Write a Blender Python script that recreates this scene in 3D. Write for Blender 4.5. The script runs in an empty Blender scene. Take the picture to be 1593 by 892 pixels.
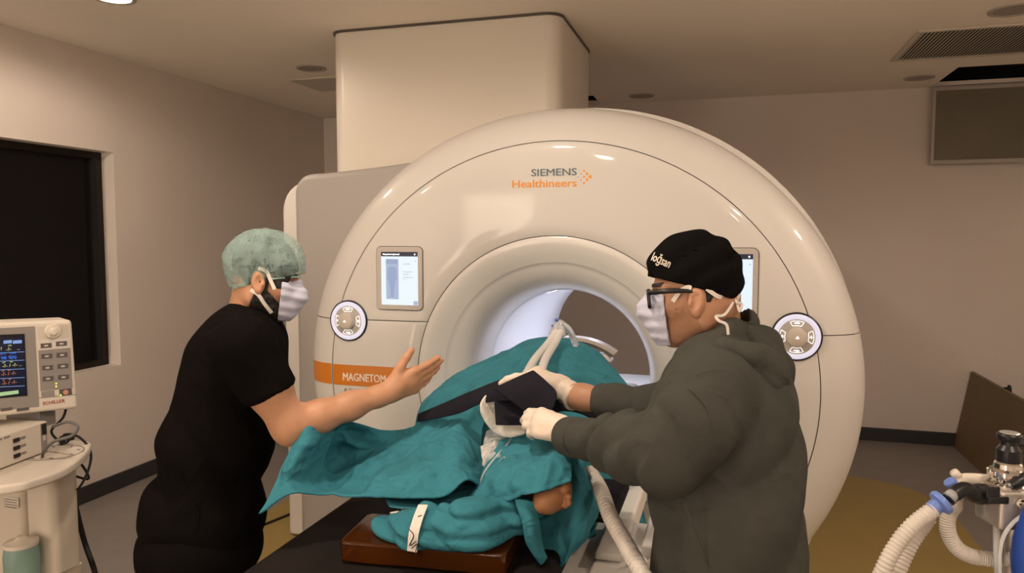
import bpy, bmesh, math, random
import numpy as np
from mathutils import Vector, Matrix
random.seed(3); RNG = np.random.default_rng(5)
SC = bpy.context.scene
COL = SC.collection
# ------------------------------------------------------------------ camera
F, CX, CY = 1143.0, 796.5, 446.0
YAW, PITCH = math.radians(16.3), math.radians(3.9)
CAM = np.array((0.0, 0.0, 1.65))
cam_d = bpy.data.cameras.new('camera'); cam = bpy.data.objects.new('camera', cam_d); COL.objects.link(cam)
cam.location = CAM; cam.rotation_euler = (math.pi/2-PITCH, 0, YAW)
cam_d.sensor_width = 36.0; cam_d.lens = 36.0*F/1593.0; cam_d.clip_start = 0.02
SC.camera = cam
# ------------------------------------------------------------------ world, exposure
w = bpy.data.worlds.new('world'); SC.world = w; w.use_nodes = True
w.node_tree.nodes['Background'].inputs[0].default_value = (.010, .009, .008, 1)
SC.view_settings.view_transform = 'Standard'; SC.view_settings.look = 'None'
SC.view_settings.gamma = 1.0; SC.view_settings.use_curve_mapping = False
SC.view_settings.exposure = -.45
LAMP_COL = (1.0, .81, .645)
LAMPS = [  # recessed ceiling lamps that are switched on: x, y, watts
    (-2.863, 2.942, 8), (-2.75, .75, 9), (-.95, 1.35, 17), (.95, .45, 13), (-.95, -.75, 13), (.95, -1.5, 14), (1.95, 2.5, 20)]  # last lamp is added out of view to brighten the right side
DOOR_W = 100   # fill light from an added doorway out of view, suggested by a scanner reflection
Rv = np.array((math.cos(YAW), math.sin(YAW), 0))
Fv = np.array((-math.sin(YAW)*math.cos(PITCH), math.cos(YAW)*math.cos(PITCH), -math.sin(PITCH)))
Uv = np.cross(Rv, Fv)
def ray(px, py): return Fv + (px-CX)/F*Rv - (py-CY)/F*Uv
def U(px, py, D): return CAM + D*ray(px, py)          # point at camera depth D
def UZ(px, py, z): r = ray(px, py); return CAM + r*(z-CAM[2])/r[2]
def UY(px, py, y): r = ray(px, py); return CAM + r*(y/r[1])
def UX(px, py, x): r = ray(px, py); return CAM + r*(x/r[0])
# ------------------------------------------------------------------ materials
MATS = {}
def lin(c):
    return tuple((v/12.92 if v <= .04045 else ((v+.055)/1.055)**2.4) for v in c)
def hexc(r, g, b): return lin((r/255, g/255, b/255))
def mat(name, col, rough=.5, metal=0, emit=None, es=0, trans=0, ior=1.45, bump=0, bscale=40, var=0, vscale=6, alpha=1, coat=0, sss=0, spec=None, bdetail=3, sheen=0, stretch=None, crease=0, cscale=12):
    m = bpy.data.materials.new(name); m.use_nodes = True; nt = m.node_tree
    b = nt.nodes['Principled BSDF']
    b.inputs['Base Color'].default_value = (*col, 1); b.inputs['Roughness'].default_value = rough
    b.inputs['Metallic'].default_value = metal; b.inputs['IOR'].default_value = ior
    b.inputs['Transmission Weight'].default_value = trans; b.inputs['Alpha'].default_value = alpha
    b.inputs['Coat Weight'].default_value = coat
    if coat: b.inputs['Coat Roughness'].default_value = .06
    if spec is not None: b.inputs['Specular IOR Level'].default_value = spec
    if sheen: b.inputs['Sheen Weight'].default_value = sheen; b.inputs['Sheen Roughness'].default_value = .5
    if sss:
        b.inputs['Subsurface Weight'].default_value = sss; b.inputs['Subsurface Radius'].default_value = (.012, .005, .003); b.inputs['Subsurface Scale'].default_value = 1
    if emit: b.inputs['Emission Color'].default_value = (*emit, 1); b.inputs['Emission Strength'].default_value = es
    if var or bump:
        tc = nt.nodes.new('ShaderNodeTexCoord'); mp = nt.nodes.new('ShaderNodeMapping'); nt.links.new(tc.outputs['Object'], mp.inputs['Vector'])
        if stretch: mp.inputs['Scale'].default_value = stretch
    if var:
        n = nt.nodes.new('ShaderNodeTexNoise'); n.inputs['Scale'].default_value = vscale; n.inputs['Detail'].default_value = 5
        nt.links.new(mp.outputs[0], n.inputs['Vector'])
        r = nt.nodes.new('ShaderNodeValToRGB'); r.color_ramp.elements[0].position = .3; r.color_ramp.elements[1].position = .7
        r.color_ramp.elements[0].color = (*[c*(1-var) for c in col], 1); r.color_ramp.elements[1].color = (*[min(1, c*(1+var)) for c in col], 1)
        nt.links.new(n.outputs['Fac'], r.inputs['Fac']); nt.links.new(r.outputs['Color'], b.inputs['Base Color'])
    if bump:
        n = nt.nodes.new('ShaderNodeTexNoise'); n.inputs['Scale'].default_value = bscale; n.inputs['Detail'].default_value = bdetail
        nt.links.new(mp.outputs[0], n.inputs['Vector'])
        bp = nt.nodes.new('ShaderNodeBump'); bp.inputs['Strength'].default_value = bump; bp.inputs['Distance'].default_value = .01
        nt.links.new(n.outputs['Fac'], bp.inputs['Height']); nt.links.new(bp.outputs[0], b.inputs['Normal'])
    if crease:      # soft creases of creased cloth: ridged noise relief
        tc2 = nt.nodes.new('ShaderNodeTexCoord'); n2 = nt.nodes.new('ShaderNodeTexNoise'); n2.inputs['Scale'].default_value = cscale; n2.inputs['Detail'].default_value = 2.5; n2.inputs['Distortion'].default_value = .9
        nt.links.new(tc2.outputs['Object'], n2.inputs['Vector'])
        a1 = nt.nodes.new('ShaderNodeMath'); a1.operation = 'SUBTRACT'; a1.inputs[1].default_value = .5; nt.links.new(n2.outputs['Fac'], a1.inputs[0])
        a2 = nt.nodes.new('ShaderNodeMath'); a2.operation = 'ABSOLUTE'; nt.links.new(a1.outputs[0], a2.inputs[0])
        b2 = nt.nodes.new('ShaderNodeBump'); b2.invert = True; b2.inputs['Strength'].default_value = crease; b2.inputs['Distance'].default_value = .05
        nt.links.new(a2.outputs[0], b2.inputs['Height'])
        if bump: nt.links.new(bp.outputs[0], b2.inputs['Normal'])
        nt.links.new(b2.outputs[0], b.inputs['Normal'])
    MATS[name] = m; return m
WALL = mat('wall_paint', (.76, .68, .62), .75, bump=.08, bscale=120, var=.02, vscale=2)
CEIL = mat('ceiling_paint', (.92, .84, .735), .8, bump=.04, bscale=90, var=.02, vscale=1.5)
FLOORM = mat('grey_vinyl', (.27, .245, .225), .45, bump=.03, bscale=200, var=.06, vscale=8)
MATM = mat('ochre_vinyl', (.36, .265, .085), .5, bump=.03, bscale=200, var=.05, vscale=6)
BASEM = mat('dark_skirting', (.035, .034, .036), .45)
WHITE = mat('white_gloss_cover', (.60, .578, .547), .45, coat=.35)
WHITE2 = mat('white_satin_cover', (.76, .73, .69), .4)
GREYC = mat('warm_grey_cover', (.40, .375, .355), .38)
SEAM = mat('seam_dark', (.10, .085, .075), .7)
BLACK = mat('black_plastic', (.012, .012, .013), .35)
BLACKM = mat('black_rubber', (.01, .01, .01), .6)
# ------------------------------------------------------------------ mesh helpers
def link(name, me, m=None, parent=None, smooth=False):
    o = bpy.data.objects.new(name, me); COL.objects.link(o)
    if m: me.materials.append(m)
    if smooth: me.polygons.foreach_set('use_smooth', [True]*len(me.polygons))
    if parent: setp(o, parent)
    return o
def setp(o, parent):
    o.parent = parent
    if parent.type == 'EMPTY': o.matrix_parent_inverse = Matrix.Translation(parent.location).inverted()
def thing(name, label, cat, loc, group=None):
    o = bpy.data.objects.new(name, None); COL.objects.link(o); o.location = [float(v) for v in loc]; o.empty_display_size = .05
    return tag(o, label, cat, group)
def tag(o, label=None, cat=None, group=None, kind=None):
    if label: o['label'] = label
    if cat: o['category'] = cat
    if group: o['group'] = group
    if kind: o['kind'] = kind
    return o
def pd(name, V, Fc, m=None, parent=None, smooth=False, auto=None):
    me = bpy.data.meshes.new(name); me.from_pydata([tuple(map(float, v)) for v in V], [], Fc); me.update()
    o = link(name, me, m, parent, smooth)
    if auto is not None:
        me.polygons.foreach_set('use_smooth', [True]*len(me.polygons)); me.set_sharp_from_angle(angle=math.radians(auto))
    return o
class MB:
    def __init__(s): s.V = []; s.F = []
    def add(s, V, Fc):
        b = len(s.V); s.V += [tuple(map(float, v)) for v in V]; s.F += [tuple(b+i for i in f) for f in Fc]; return s
    def box(s, x0, x1, y0, y1, z0, z1):
        V = [(x0,y0,z0),(x1,y0,z0),(x1,y1,z0),(x0,y1,z0),(x0,y0,z1),(x1,y0,z1),(x1,y1,z1),(x0,y1,z1)]
        return s.add(V, [(0,3,2,1),(4,5,6,7),(0,1,5,4),(1,2,6,5),(2,3,7,6),(3,0,4,7)])
    def obox(s, c, a, b, cc):          # oriented box: centre and three half axes
        c, a, b, cc = map(np.asarray, (c, a, b, cc))
        V = [c+i*a+j*b+k*cc for k in (-1,1) for i, j in ((-1,-1),(1,-1),(1,1),(-1,1))]
        Fc = [(0,3,2,1),(4,5,6,7),(0,1,5,4),(1,2,6,5),(2,3,7,6),(3,0,4,7)]
        if np.dot(np.cross(a, b), cc) < 0: Fc = [f[::-1] for f in Fc]
        return s.add(V, Fc)
    def tube(s, pts, r, n=12, caps=True, ribs=None, ell=None):
        P = np.array(pts, float); N = len(P); r = np.broadcast_to(np.asarray(r, float), (N,))
        T = np.gradient(P, axis=0); T /= np.linalg.norm(T, axis=1)[:, None]+1e-12
        up = np.array((0, 0, 1.0)) if abs(T[0][2]) < .9 else np.array((1.0, 0, 0))
        V = []
        for i in range(N):
            a = up - T[i]*np.dot(up, T[i]); a /= np.linalg.norm(a); up = a; b = np.cross(T[i], a)
            for k in range(n):
                t = 2*math.pi*k/n; V.append(P[i]+r[i]*(math.cos(t)*a+math.sin(t)*b))
        Fc = [(i*n+k, i*n+(k+1) % n, (i+1)*n+(k+1) % n, (i+1)*n+k) for i in range(N-1) for k in range(n)]
        if caps: Fc += [tuple(range(n))[::-1], tuple((N-1)*n+k for k in range(n))]
        return s.add(V, Fc)
    def cyl(s, a, b, r0, r1=None, n=24):
        return s.tube([a, b], [r0, r0 if r1 is None else r1], n)
    def lathe(s, c, axis, prof, n=32, caps=True):   # prof: (radius, distance along axis)
        c = np.asarray(c, float); ax = np.asarray(axis, float); ax /= np.linalg.norm(ax)
        u = np.array((0, 0, 1.0)) if abs(ax[2]) < .9 else np.array((1.0, 0, 0)); u = u-ax*np.dot(u, ax); u /= np.linalg.norm(u); v = np.cross(ax, u)
        V = [c+ax*h+r*(math.cos(2*math.pi*k/n)*u+math.sin(2*math.pi*k/n)*v) for r, h in prof for k in range(n)]
        N = len(prof)
        Fc = [(i*n+k, i*n+(k+1) % n, (i+1)*n+(k+1) % n, (i+1)*n+k) for i in range(N-1) for k in range(n)]
        if caps: Fc += [tuple(range(n))[::-1], tuple((N-1)*n+k for k in range(n))]
        return s.add(V, Fc)
    def prism(s, pts, z0, z1, M=None):   # outline in xy extruded z0..z1, then matrix
        n = len(pts); V = [(x, y, z0) for x, y in pts]+[(x, y, z1) for x, y in pts]
        if M is not None: V = [M @ Vector(v) for v in V]
        return s.add(V, [tuple(range(n))[::-1], tuple(range(n, 2*n))]+[(i, (i+1) % n, n+(i+1) % n, n+i) for i in range(n)])
    def build(s, name, m, parent=None, smooth=False, auto=None, bevel=0, seg=2):
        o = pd(name, s.V, s.F, m, parent, smooth, auto)
        if bevel:
            b = o.modifiers.new('bevel', 'BEVEL'); b.width = bevel; b.segments = seg; b.limit_method = 'ANGLE'; b.angle_limit = math.radians(40)
            o.data.polygons.foreach_set('use_smooth', [True]*len(o.data.polygons))
            w = o.modifiers.new('wn', 'WEIGHTED_NORMAL'); w.keep_sharp = True
        return o
def grid(Pf, nu, nv, closed_u=False, flip=False):
    V = [Pf(i/(nu if closed_u else nu-1), j/(nv-1)) for i in range(nu) for j in range(nv)]
    Fc = []
    for i in range(nu if closed_u else nu-1):
        for j in range(nv-1):
            a, b = i*nv+j, ((i+1) % nu)*nv+j
            f = (a, b, b+1, a+1); Fc.append(f[::-1] if flip else f)
    return V, Fc
def rrect(x0, x1, y0, y1, r, n=6):
    pts = []
    for cx, cy, a0 in ((x1-r, y0+r, -90), (x1-r, y1-r, 0), (x0+r, y1-r, 90), (x0+r, y0+r, 180)):
        for k in range(n+1):
            a = math.radians(a0+90*k/n); pts.append((cx+r*math.cos(a), cy+r*math.sin(a)))
    return pts
def text_geo(body, size, bold=0, ext=.0006, align='LEFT', shear=0, space=1.0, res=3):
    cu = bpy.data.curves.new('t', 'FONT'); cu.body = body; cu.size = size; cu.extrude = ext; cu.align_x = align; cu.shear = shear; cu.space_character = space; cu.resolution_u = res
    o = bpy.data.objects.new('t', cu); COL.objects.link(o)
    dg = bpy.context.evaluated_depsgraph_get(); me = bpy.data.meshes.new_from_object(o.evaluated_get(dg))
    V = [tuple(v.co) for v in me.vertices]; Fc = [tuple(p.vertices) for p in me.polygons]
    bpy.data.objects.remove(o); bpy.data.curves.remove(cu); bpy.data.meshes.remove(me)
    if bold:        # heavier strokes: the outline repeated a little to each side
        n = len(V); V0, F0 = V, Fc; V, Fc = [], []
        for k, (dx, dy) in enumerate(((-bold, 0), (bold, 0), (0, -bold*.6), (0, bold*.6))):
            V = V+[(x+dx, y+dy, z+k*ext*.02) for x, y, z in V0]; Fc = Fc+[tuple(i+k*n for i in f) for f in F0]
    return V, Fc
def catmull(P, n):
    P = np.asarray(P, float); Q = np.vstack([2*P[0]-P[1], P, 2*P[-1]-P[-2]]); out = []
    m = len(P)-1
    for t in np.linspace(0, m, n):
        i = min(int(t), m-1); u = t-i; a, b, c, d = Q[i], Q[i+1], Q[i+2], Q[i+3]
        out.append(.5*((2*b)+(-a+c)*u+(2*a-5*b+4*c-d)*u*u+(-a+3*b-3*c+d)*u**3))
    return np.array(out)
def plate_with_holes(name, m, ax, lo, hi, t, holes, parent=None):
    """slab perpendicular to axis ax (0,1,2); lo/hi 2-D extents; t=(t0,t1) thickness range; holes list of (a0,a1,b0,b1)"""
    A = sorted({lo[0], hi[0], *[h[0] for h in holes], *[h[1] for h in holes]}); B = sorted({lo[1], hi[1], *[h[2] for h in holes], *[h[3] for h in holes]})
    mb = MB()
    for i in range(len(A)-1):
        for j in range(len(B)-1):
            ca, cb = (A[i]+A[i+1])/2, (B[j]+B[j+1])/2
            if any(h[0] < ca < h[1] and h[2] < cb < h[3] for h in holes): continue
            if ax == 2: mb.box(A[i], A[i+1], B[j], B[j+1], *t)
            elif ax == 0: mb.box(t[0], t[1], A[i], A[i+1], B[j], B[j+1])
            else: mb.box(A[i], A[i+1], t[0], t[1], B[j], B[j+1])
    o = mb.build(name, m, parent)
    bm = bmesh.new(); bm.from_mesh(o.data); bmesh.ops.remove_doubles(bm, verts=bm.verts, dist=1e-5)
    cen = {}
    for f in list(bm.faces):
        k = tuple(round(c, 4) for c in f.calc_center_median()); cen.setdefault(k, []).append(f)
    bmesh.ops.delete(bm, geom=[f for fs in cen.values() if len(fs) > 1 for f in fs], context='FACES')
    bm.to_mesh(o.data); bm.free(); return o
# ================================================================== ROOM
XL, XR, YB, YF, HC = -3.8, 2.7, 6.45, -2.6, 2.8
def floor_poly():
    mb = MB(); mb.box(XL-.2, XR+.2, YF-.2, YB+.2, -.1, 0); return mb.build('floor', FLOORM)
tag(floor_poly(), 'grey vinyl floor of the scanner room', kind='structure')
mb = MB(); mb.prism(rrect(-2.62, 1.32, 1.1, 5.42, .55, 10), .0005, .003)
tag(mb.build('floor_zone', MATM), 'ochre yellow rounded floor zone around the scanner', kind='structure')
# left wall with control-room window
WY0, WY1, WZ0, WZ1 = 1.2, 3.86, .81, 2.19
tag(plate_with_holes('wall_left', WALL, 0, (YF, 0-.05), (YB, HC), (XL-.22, XL), [(WY0, WY1, WZ0, WZ1)]), 'warm white left wall with the dark control room window', kind='structure')
mb = MB(); mb.box(XL-.2, XR+.2, YB, YB+.2, -.05, HC); tag(mb.build('wall_back', WALL), 'plain warm white wall behind the scanner', kind='structure')
mb = MB(); mb.box(XR, XR+.2, YF, YB, -.05, HC); tag(mb.build('wall_right', WALL), kind='structure')
DX0, DX1, DZ = -3.10, -2.10, 2.25
tag(plate_with_holes('wall_front', WALL, 1, (XL-.2, -.05), (XR+.2, HC), (YF-.2, YF), [(DX0, DX1, -.05, DZ)]), 'wall behind the photographer with the added doorway', kind='structure')
dr = bpy.data.objects.new('door_1', None); COL.objects.link(dr); dr.location = ((DX0+DX1)/2, YF, 0); tag(dr, 'added unseen doorway holding the fill light', kind='structure')
for b in ((DX0, DX0+.05, 0, DZ), (DX1-.05, DX1, 0, DZ), (DX0+.05, DX1-.05, DZ-.05, DZ)):
    mb = MB(); mb.box(b[0], b[1], YF-.21, YF+.015, b[2], b[3]); mb.build('door_frame', WHITE2, dr, bevel=.004)
mb = MB(); mb.box(DX0+.05, DX1-.05, YF-.17, YF-.16, 0, DZ-.05); mb.build('doorway_fill_panel', mat('doorway_fill_glow', (.8, .75, .7), .6, emit=(1, .87, .72), es=2.2), dr)  # glowing panel added in the doorway, no corridor is built behind it
ld = bpy.data.lights.new('doorway_fill_light', 'AREA'); ld.shape = 'RECTANGLE'; ld.size = DX1-DX0-.12; ld.size_y = DZ-.1; ld.energy = DOOR_W; ld.color = (1, .87, .72)  # added fill lamp the size of the doorway
lo = bpy.data.objects.new('doorway_fill_light', ld); COL.objects.link(lo); lo.location = ((DX0+DX1)/2, YF-.14, DZ/2); lo.rotation_euler = (math.pi/2, 0, math.pi); setp(lo, dr)
# ceiling with the two open hatches
c0, c1 = UZ(1451, 134, HC), UZ(1505, 104, HC)
HX0, HY1, HY0 = c0[0], c0[1], c1[1]
h2 = UZ(897, 163, HC); h3 = UZ(922, 149, HC)
H2 = (h2[0]-.55, UZ(936, 163, HC)[0], h3[1], h2[1])
H1 = (HX0, HX0+.75, HY0, HY1)
tag(plate_with_holes('ceiling', CEIL, 2, (XL-.2, YF-.2), (XR+.2, YB+.2), (HC, HC+.03), [H1, H2]), 'plastered ceiling with two open hatches', kind='structure')
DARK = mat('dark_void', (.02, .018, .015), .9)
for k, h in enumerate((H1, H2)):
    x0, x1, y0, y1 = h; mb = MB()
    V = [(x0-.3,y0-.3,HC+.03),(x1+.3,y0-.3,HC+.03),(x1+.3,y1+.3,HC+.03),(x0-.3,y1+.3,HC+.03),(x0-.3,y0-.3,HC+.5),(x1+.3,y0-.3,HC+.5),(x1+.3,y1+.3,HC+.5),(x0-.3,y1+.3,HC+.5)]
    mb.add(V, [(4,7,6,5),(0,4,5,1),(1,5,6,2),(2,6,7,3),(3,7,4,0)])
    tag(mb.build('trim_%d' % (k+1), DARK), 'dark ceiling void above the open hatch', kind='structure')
# skirting
mb = MB(); mb.box(XL, XL+.018, YF, YB, .0, .105); tag(mb.build('baseboard_left', BASEM, bevel=.004), kind='structure')
mb = MB(); mb.box(XL, XR, YB-.018, YB, .0, .105); tag(mb.build('baseboard_back', BASEM, bevel=.004), kind='structure')
# window: frame, dark glass, dim control room behind
win = bpy.data.objects.new('window_1', None); COL.objects.link(win); win.location = (XL-.1, (WY0+WY1)/2, WZ0); tag(win, 'large dark control room window set in the left wall', kind='structure')
FRM = mat('bronze_frame', (.02, .017, .014), .35, metal=.5)
GLS = mat('dark_glass', (.012, .011, .012), .05, alpha=.6)
xf0, xf1, fw = XL-.155, XL-.095, .045
mb = MB(); mb.box(xf0, xf1, WY0, WY1, WZ0, WZ0+fw); mb.box(xf0, xf1, WY0, WY1, WZ1-fw, WZ1); mb.box(xf0, xf1, WY0, WY0+fw, WZ0+fw, WZ1-fw); mb.box(xf0, xf1, WY1-fw, WY1, WZ0+fw, WZ1-fw)
mb.build('window_frame', FRM, win, bevel=.004)
mb = MB(); mb.box(xf0+.02, xf1-.02, WY0+fw, WY1-fw, WZ0+fw, WZ1-fw); mb.build('window_pane', GLS, win)
mb = MB(); mb.box(xf0+.005, xf1+.03, WY1-fw-.03, WY1-fw-.02, WZ0+fw, WZ1-fw); mb.build('window_gasket', BLACKM, win)
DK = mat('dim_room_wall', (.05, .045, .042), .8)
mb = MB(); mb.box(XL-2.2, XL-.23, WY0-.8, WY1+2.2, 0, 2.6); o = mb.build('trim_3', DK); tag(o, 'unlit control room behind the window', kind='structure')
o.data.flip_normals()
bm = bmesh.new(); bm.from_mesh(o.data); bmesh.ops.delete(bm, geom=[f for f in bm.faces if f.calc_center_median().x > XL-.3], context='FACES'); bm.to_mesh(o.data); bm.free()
cc = thing('control_desk', 'dark cabinet dimly visible through the control room window', 'cabinet', (XL-1.2, 3.9, 0))
mb = MB(); mb.box(XL-1.6, XL-.9, 3.3, 4.7, .0, 1.45); mb.build('body', mat('dim_cabinet', (.07, .06, .052), .6), cc, bevel=.1, seg=5)
mb = MB(); mb.box(XL-.9, XL-.888, 3.42, 4.58, .15, 1.32); mb.build('door', mat('dim_door', (.045, .04, .035), .5), cc, bevel=.004)
# pillar over the magnet
PX0, PX1, PY0, PY1 = -2.17, -.845, 3.76, 4.66
mb = MB(); mb.prism(rrect(PX0, PX1, PY0, PY1, .09, 8), 1.85, HC-.012)
o = mb.build('pillar', mat('pillar_laminate', (.74, .69, .61), .33, bump=.01, bscale=8), auto=35); tag(o, 'cream boxed column rising from the scanner to the ceiling', kind='structure')
mb = MB(); mb.prism(rrect(PX0-.006, PX1+.006, PY0-.012, PY1+.006, .09, 8), HC-.012, HC); tag(mb.build('trim_4', SEAM), 'dark gap above the column', kind='structure')
# hatch flap hanging from its far edge, white frame
fl = thing('hatch_flap', 'brown grey ceiling hatch panel hanging open below dark hole', 'hatch', (H1[0], HY1, HC))
FLM = mat('flap_board', (.21, .185, .135), .6, var=.05, vscale=4)
fz0 = UY(1450, 256, HY1)[2]
mb = MB(); mb.box(H1[0]+.02, H1[1]-.02, HY1-.012, HY1+.004, fz0+.03, HC-.04); mb.build('panel', FLM, fl)
FWM = mat('aluminium_frame', (.52, .47, .41), .45)
for nm, b in (('frame_bar', (H1[0], H1[0]+.022, fz0, HC-.012)), ('frame_bar', (H1[1]-.022, H1[1], fz0, HC-.012)), ('frame_bar', (H1[0]+.022, H1[1]-.022, fz0, fz0+.03)), ('frame_bar', (H1[0]+.022, H1[1]-.022, HC-.04, HC-.012))):
    mb = MB(); mb.box(b[0], b[1], HY1-.02, HY1+.008, b[2], b[3]); mb.build(nm, FWM, fl, bevel=.003)
mb = MB(); mb.box(H1[0]+.3, H1[0]+.33, HY1-.028, HY1-.02, fz0+.004, fz0+.02); mb.build('latch', FWM, fl)
mb = MB(); mb.cyl((H1[0]+.02, HY1-.002, HC-.006), (H1[1]-.02, HY1-.002, HC-.006), .006, n=10); mb.build('hinge', FWM, fl, smooth=True)
# ceiling vents
VENT = mat('vent_metal', (.62, .56, .48), .45); VDK = mat('vent_dark', (.035, .03, .025), .8)
def vent(x0, x1, y0, y1, label):
    t = thing('ceiling_vent', label, 'vent', ((x0+x1)/2, (y0+y1)/2, HC), 'ceiling air vents')
    f = .03
    mb = MB(); mb.box(x0, x1, y0, y0+f, HC-.012, HC); mb.box(x0, x1, y1-f, y1, HC-.012, HC); mb.box(x0, x0+f, y0+f, y1-f, HC-.012, HC); mb.box(x1-f, x1, y0+f, y1-f, HC-.012, HC); mb.build('frame', VENT, t, bevel=.003)
    mb = MB(); mb.box(x0+f, x1-f, y0+f, y1-f, HC-.003, HC-.0005); mb.build('backing', VDK, t)
    mb = MB(); n = int((x1-x0-2*f)/.02)
    for k in range(n):
        x = x0+f+(k+.5)*(x1-x0-2*f)/n; mb.obox((x, (y0+y1)/2, HC-.008), (.0066, 0, .003), (0, (y1-y0)/2-f, 0), (-.0006, 0, .001))
    o = mb.build('slats', VENT, t); o['kind'] = 'stuff'
a = UZ(1385, 94, HC); b = UZ(1437, 46, HC); vent(a[0], a[0]+1.15, b[1], a[1], 'large ribbed air vent in the ceiling beside the open hatch')
a = UZ(447, 124, HC); b = UZ(520, 149, HC); vent(a[0]+.02, a[0]+.95, a[1]-.02, a[1]+.42, 'ribbed air vent in the ceiling left of the cream column')
# round ceiling fittings
def downlight(x, y, label, lit=None, r=.085):
    t = thing('downlight', label, 'ceiling light', (x, y, HC), 'recessed ceiling downlights')
    mb = MB(); mb.lathe((x, y, HC), (0, 0, -1), [(r+.018, 0), (r+.016, .006), (r, .008), (r-.006, .002)], 40, caps=False); mb.build('ring', mat('ring', (.45, .40, .35), .5) if 'ring' not in MATS else MATS['ring'], t, smooth=True)
    if lit:
        mb = MB(); mb.lathe((x, y, HC), (0, 0, -1), [(r-.004, .0015), (r-.006, .0035)], 40)
        mb.build('diffuser', LITM, t)
        ld = bpy.data.lights.new('bulb', 'SPOT'); ld.energy = lit*6.0; ld.color = LAMP_COL; ld.shadow_soft_size = r*.9; ld.spot_size = math.radians(178); ld.spot_blend = .35
        lo = bpy.data.objects.new('bulb', ld); COL.objects.link(lo); lo.location = (x, y, HC-.03); setp(lo, t)
    else:
        mb = MB(); mb.lathe((x, y, HC), (0, 0, -1), [(r-.004, .0005), (r-.006, .003)], 40); mb.build('diffuser', MATS.get('unlit') or mat('unlit', (.33, .28, .25), .5), t)
LITM = mat('lit_diffuser', (.9, .85, .75), .4, emit=(1, .86, .66), es=14)
LL = ['glowing round ceiling lamp above the left wall window', 'glowing round ceiling lamp out of view near the monitor cart', 'glowing round ceiling lamp over the patient table', 'glowing round ceiling lamp over the man in the hooded top', 'glowing round ceiling lamp behind the photographer', 'glowing round ceiling lamp behind the photographer on the right', 'added round ceiling lamp out of view brightening the right side']
for (x, y, e), l in zip(LAMPS, LL): downlight(x, y, l, lit=e)
for px, py, l in ((484, 106, 'unlit round fitting in the ceiling beside the cream column'), (998, 149, 'unlit round fitting in the ceiling above the scanner rear'), (1430, 121, 'small unlit round fitting near the open ceiling hatch'), (1578, 15, 'large round ceiling fitting in front of the right vent')):
    p = UZ(px, py, HC); downlight(p[0], p[1], l, r=.10 if px > 1500 else .085)
# brown board standing on edge by the back wall
pb0 = UZ(1483, 696, 0.0); pb1 = UY(1492, 580, pb0[1]-.02); BY1 = YB-.03
bt = thing('leaning_board', 'brown board standing on its long edge near the back wall', 'board', (pb0[0], 5.6, 0))
BRD = mat('brown_board', (.23, .165, .085), .6, var=.08, vscale=3, bump=.03)
xb, xt, zt = pb0[0]+.0, pb0[0]+.10, pb1[2]
nrm = np.array((zt, 0, -(xt-xb))); nrm /= np.linalg.norm(nrm)
c = np.array(((xb+xt)/2, (BY1+4.2)/2, zt/2))+nrm*.011
mb = MB(); mb.obox(c, np.array((xt-xb, 0, zt))/2, (0, (BY1-4.2)/2, 0), nrm*.009); mb.build('panel', BRD, bt, bevel=.003)
mb = MB(); mb.obox(c+np.array((xt-xb, 0, zt))*.5+np.array((0, 0, .004)), (.012, 0, .002), (0, (BY1-4.2)/2, 0), (0, 0, .004)); mb.build('edge_strip', mat('board_edge', (.20, .15, .09), .6), bt)
for yy in (4.5, 5.35, 6.1):
    mb = MB(); mb.obox((xt+.16, yy, .30), (.012, 0, 0), (0, .012, 0), (-.14, 0, .295)); mb.build('prop_leg', BLACKM, bt)
pk = UX(1566, 607, xt+.03)
for dy in (0, .07):
    mb = MB(); mb.lathe((xt+.045, pk[1]+dy, zt-.06), (0, 0, 1), [(.012, 0), (.016, .03), (.016, .07-dy*.3), (.009, .095-dy*.4)], 12); mb.build('knob', BLACKM, bt, smooth=True)
# thin black cable on floor behind left man
mb = MB(); mb.tube(catmull([UZ(330, 850, .008), UZ(393, 824, .008), UZ(452, 800, .008), UZ(520, 770, .008)], 16), .008, 8); tag(mb.build('floor_cable', BLACKM, smooth=True), 'thin black cable on the floor behind the man in black scrubs', 'cable')
# ================================================================== MRI SCANNER
XC, ZC, YM = -.652, 1.07, 2.81
mri = thing('mri_scanner', 'large white ring shaped scanner with glowing bore and dials', 'scanner', (XC, YM+.8, 0))
ZS = .225                                # horizontal seam above the bore axis
def yprof(r):
    return float(np.interp(r, [.35, .355, .37, .40, .44, .475, .50, .55, .583, .62, .90, .95, 1.0, 1.04, 1.07, 1.09, 1.10], [.34, .25, .18, .115, .07, .048, .038, .018, .006, 0, .0015, .007, .024, .050, .083, .12, .165]))
def wide(r): return 1+.052*min(max((r-.6)/.5, 0), 1)
def pol(r, a, dy=0): return (XC+r*math.cos(a)*wide(r), YM+yprof(r)+dy, max(ZC+r*math.sin(a), .012))
G = .0016
def sector(r0, r1, up, nr, na):
    def P(u, v):
        r = r0+(r1-r0)*v; s = (ZS+(G if up else -G))/r; a0 = math.asin(s)
        a = a0+(math.pi-2*a0)*u if up else (math.pi-a0)+(math.pi+2*a0)*u
        return pol(r, a)
    return grid(P, na, nr, flip=False)
def cover(name, r0, r1, up, nr=8, na=140, m=WHITE):
    V, Fc = sector(r0, r1, up, nr, na); Fc = [f[::-1] for f in Fc]; o = pd(name, V, Fc, m, mri, True)
    s = o.modifiers.new('t', 'SOLIDIFY'); s.thickness = .012; s.offset = -1
    b = o.modifiers.new('b', 'BEVEL'); b.width = .0012; b.segments = 2; b.limit_method = 'ANGLE'; b.angle_limit = math.radians(60)
    return o
cover('upper_face_cover', .5835, .9495, True, 10)
cover('lower_face_cover', .5835, .9495, False, 10)
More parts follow.
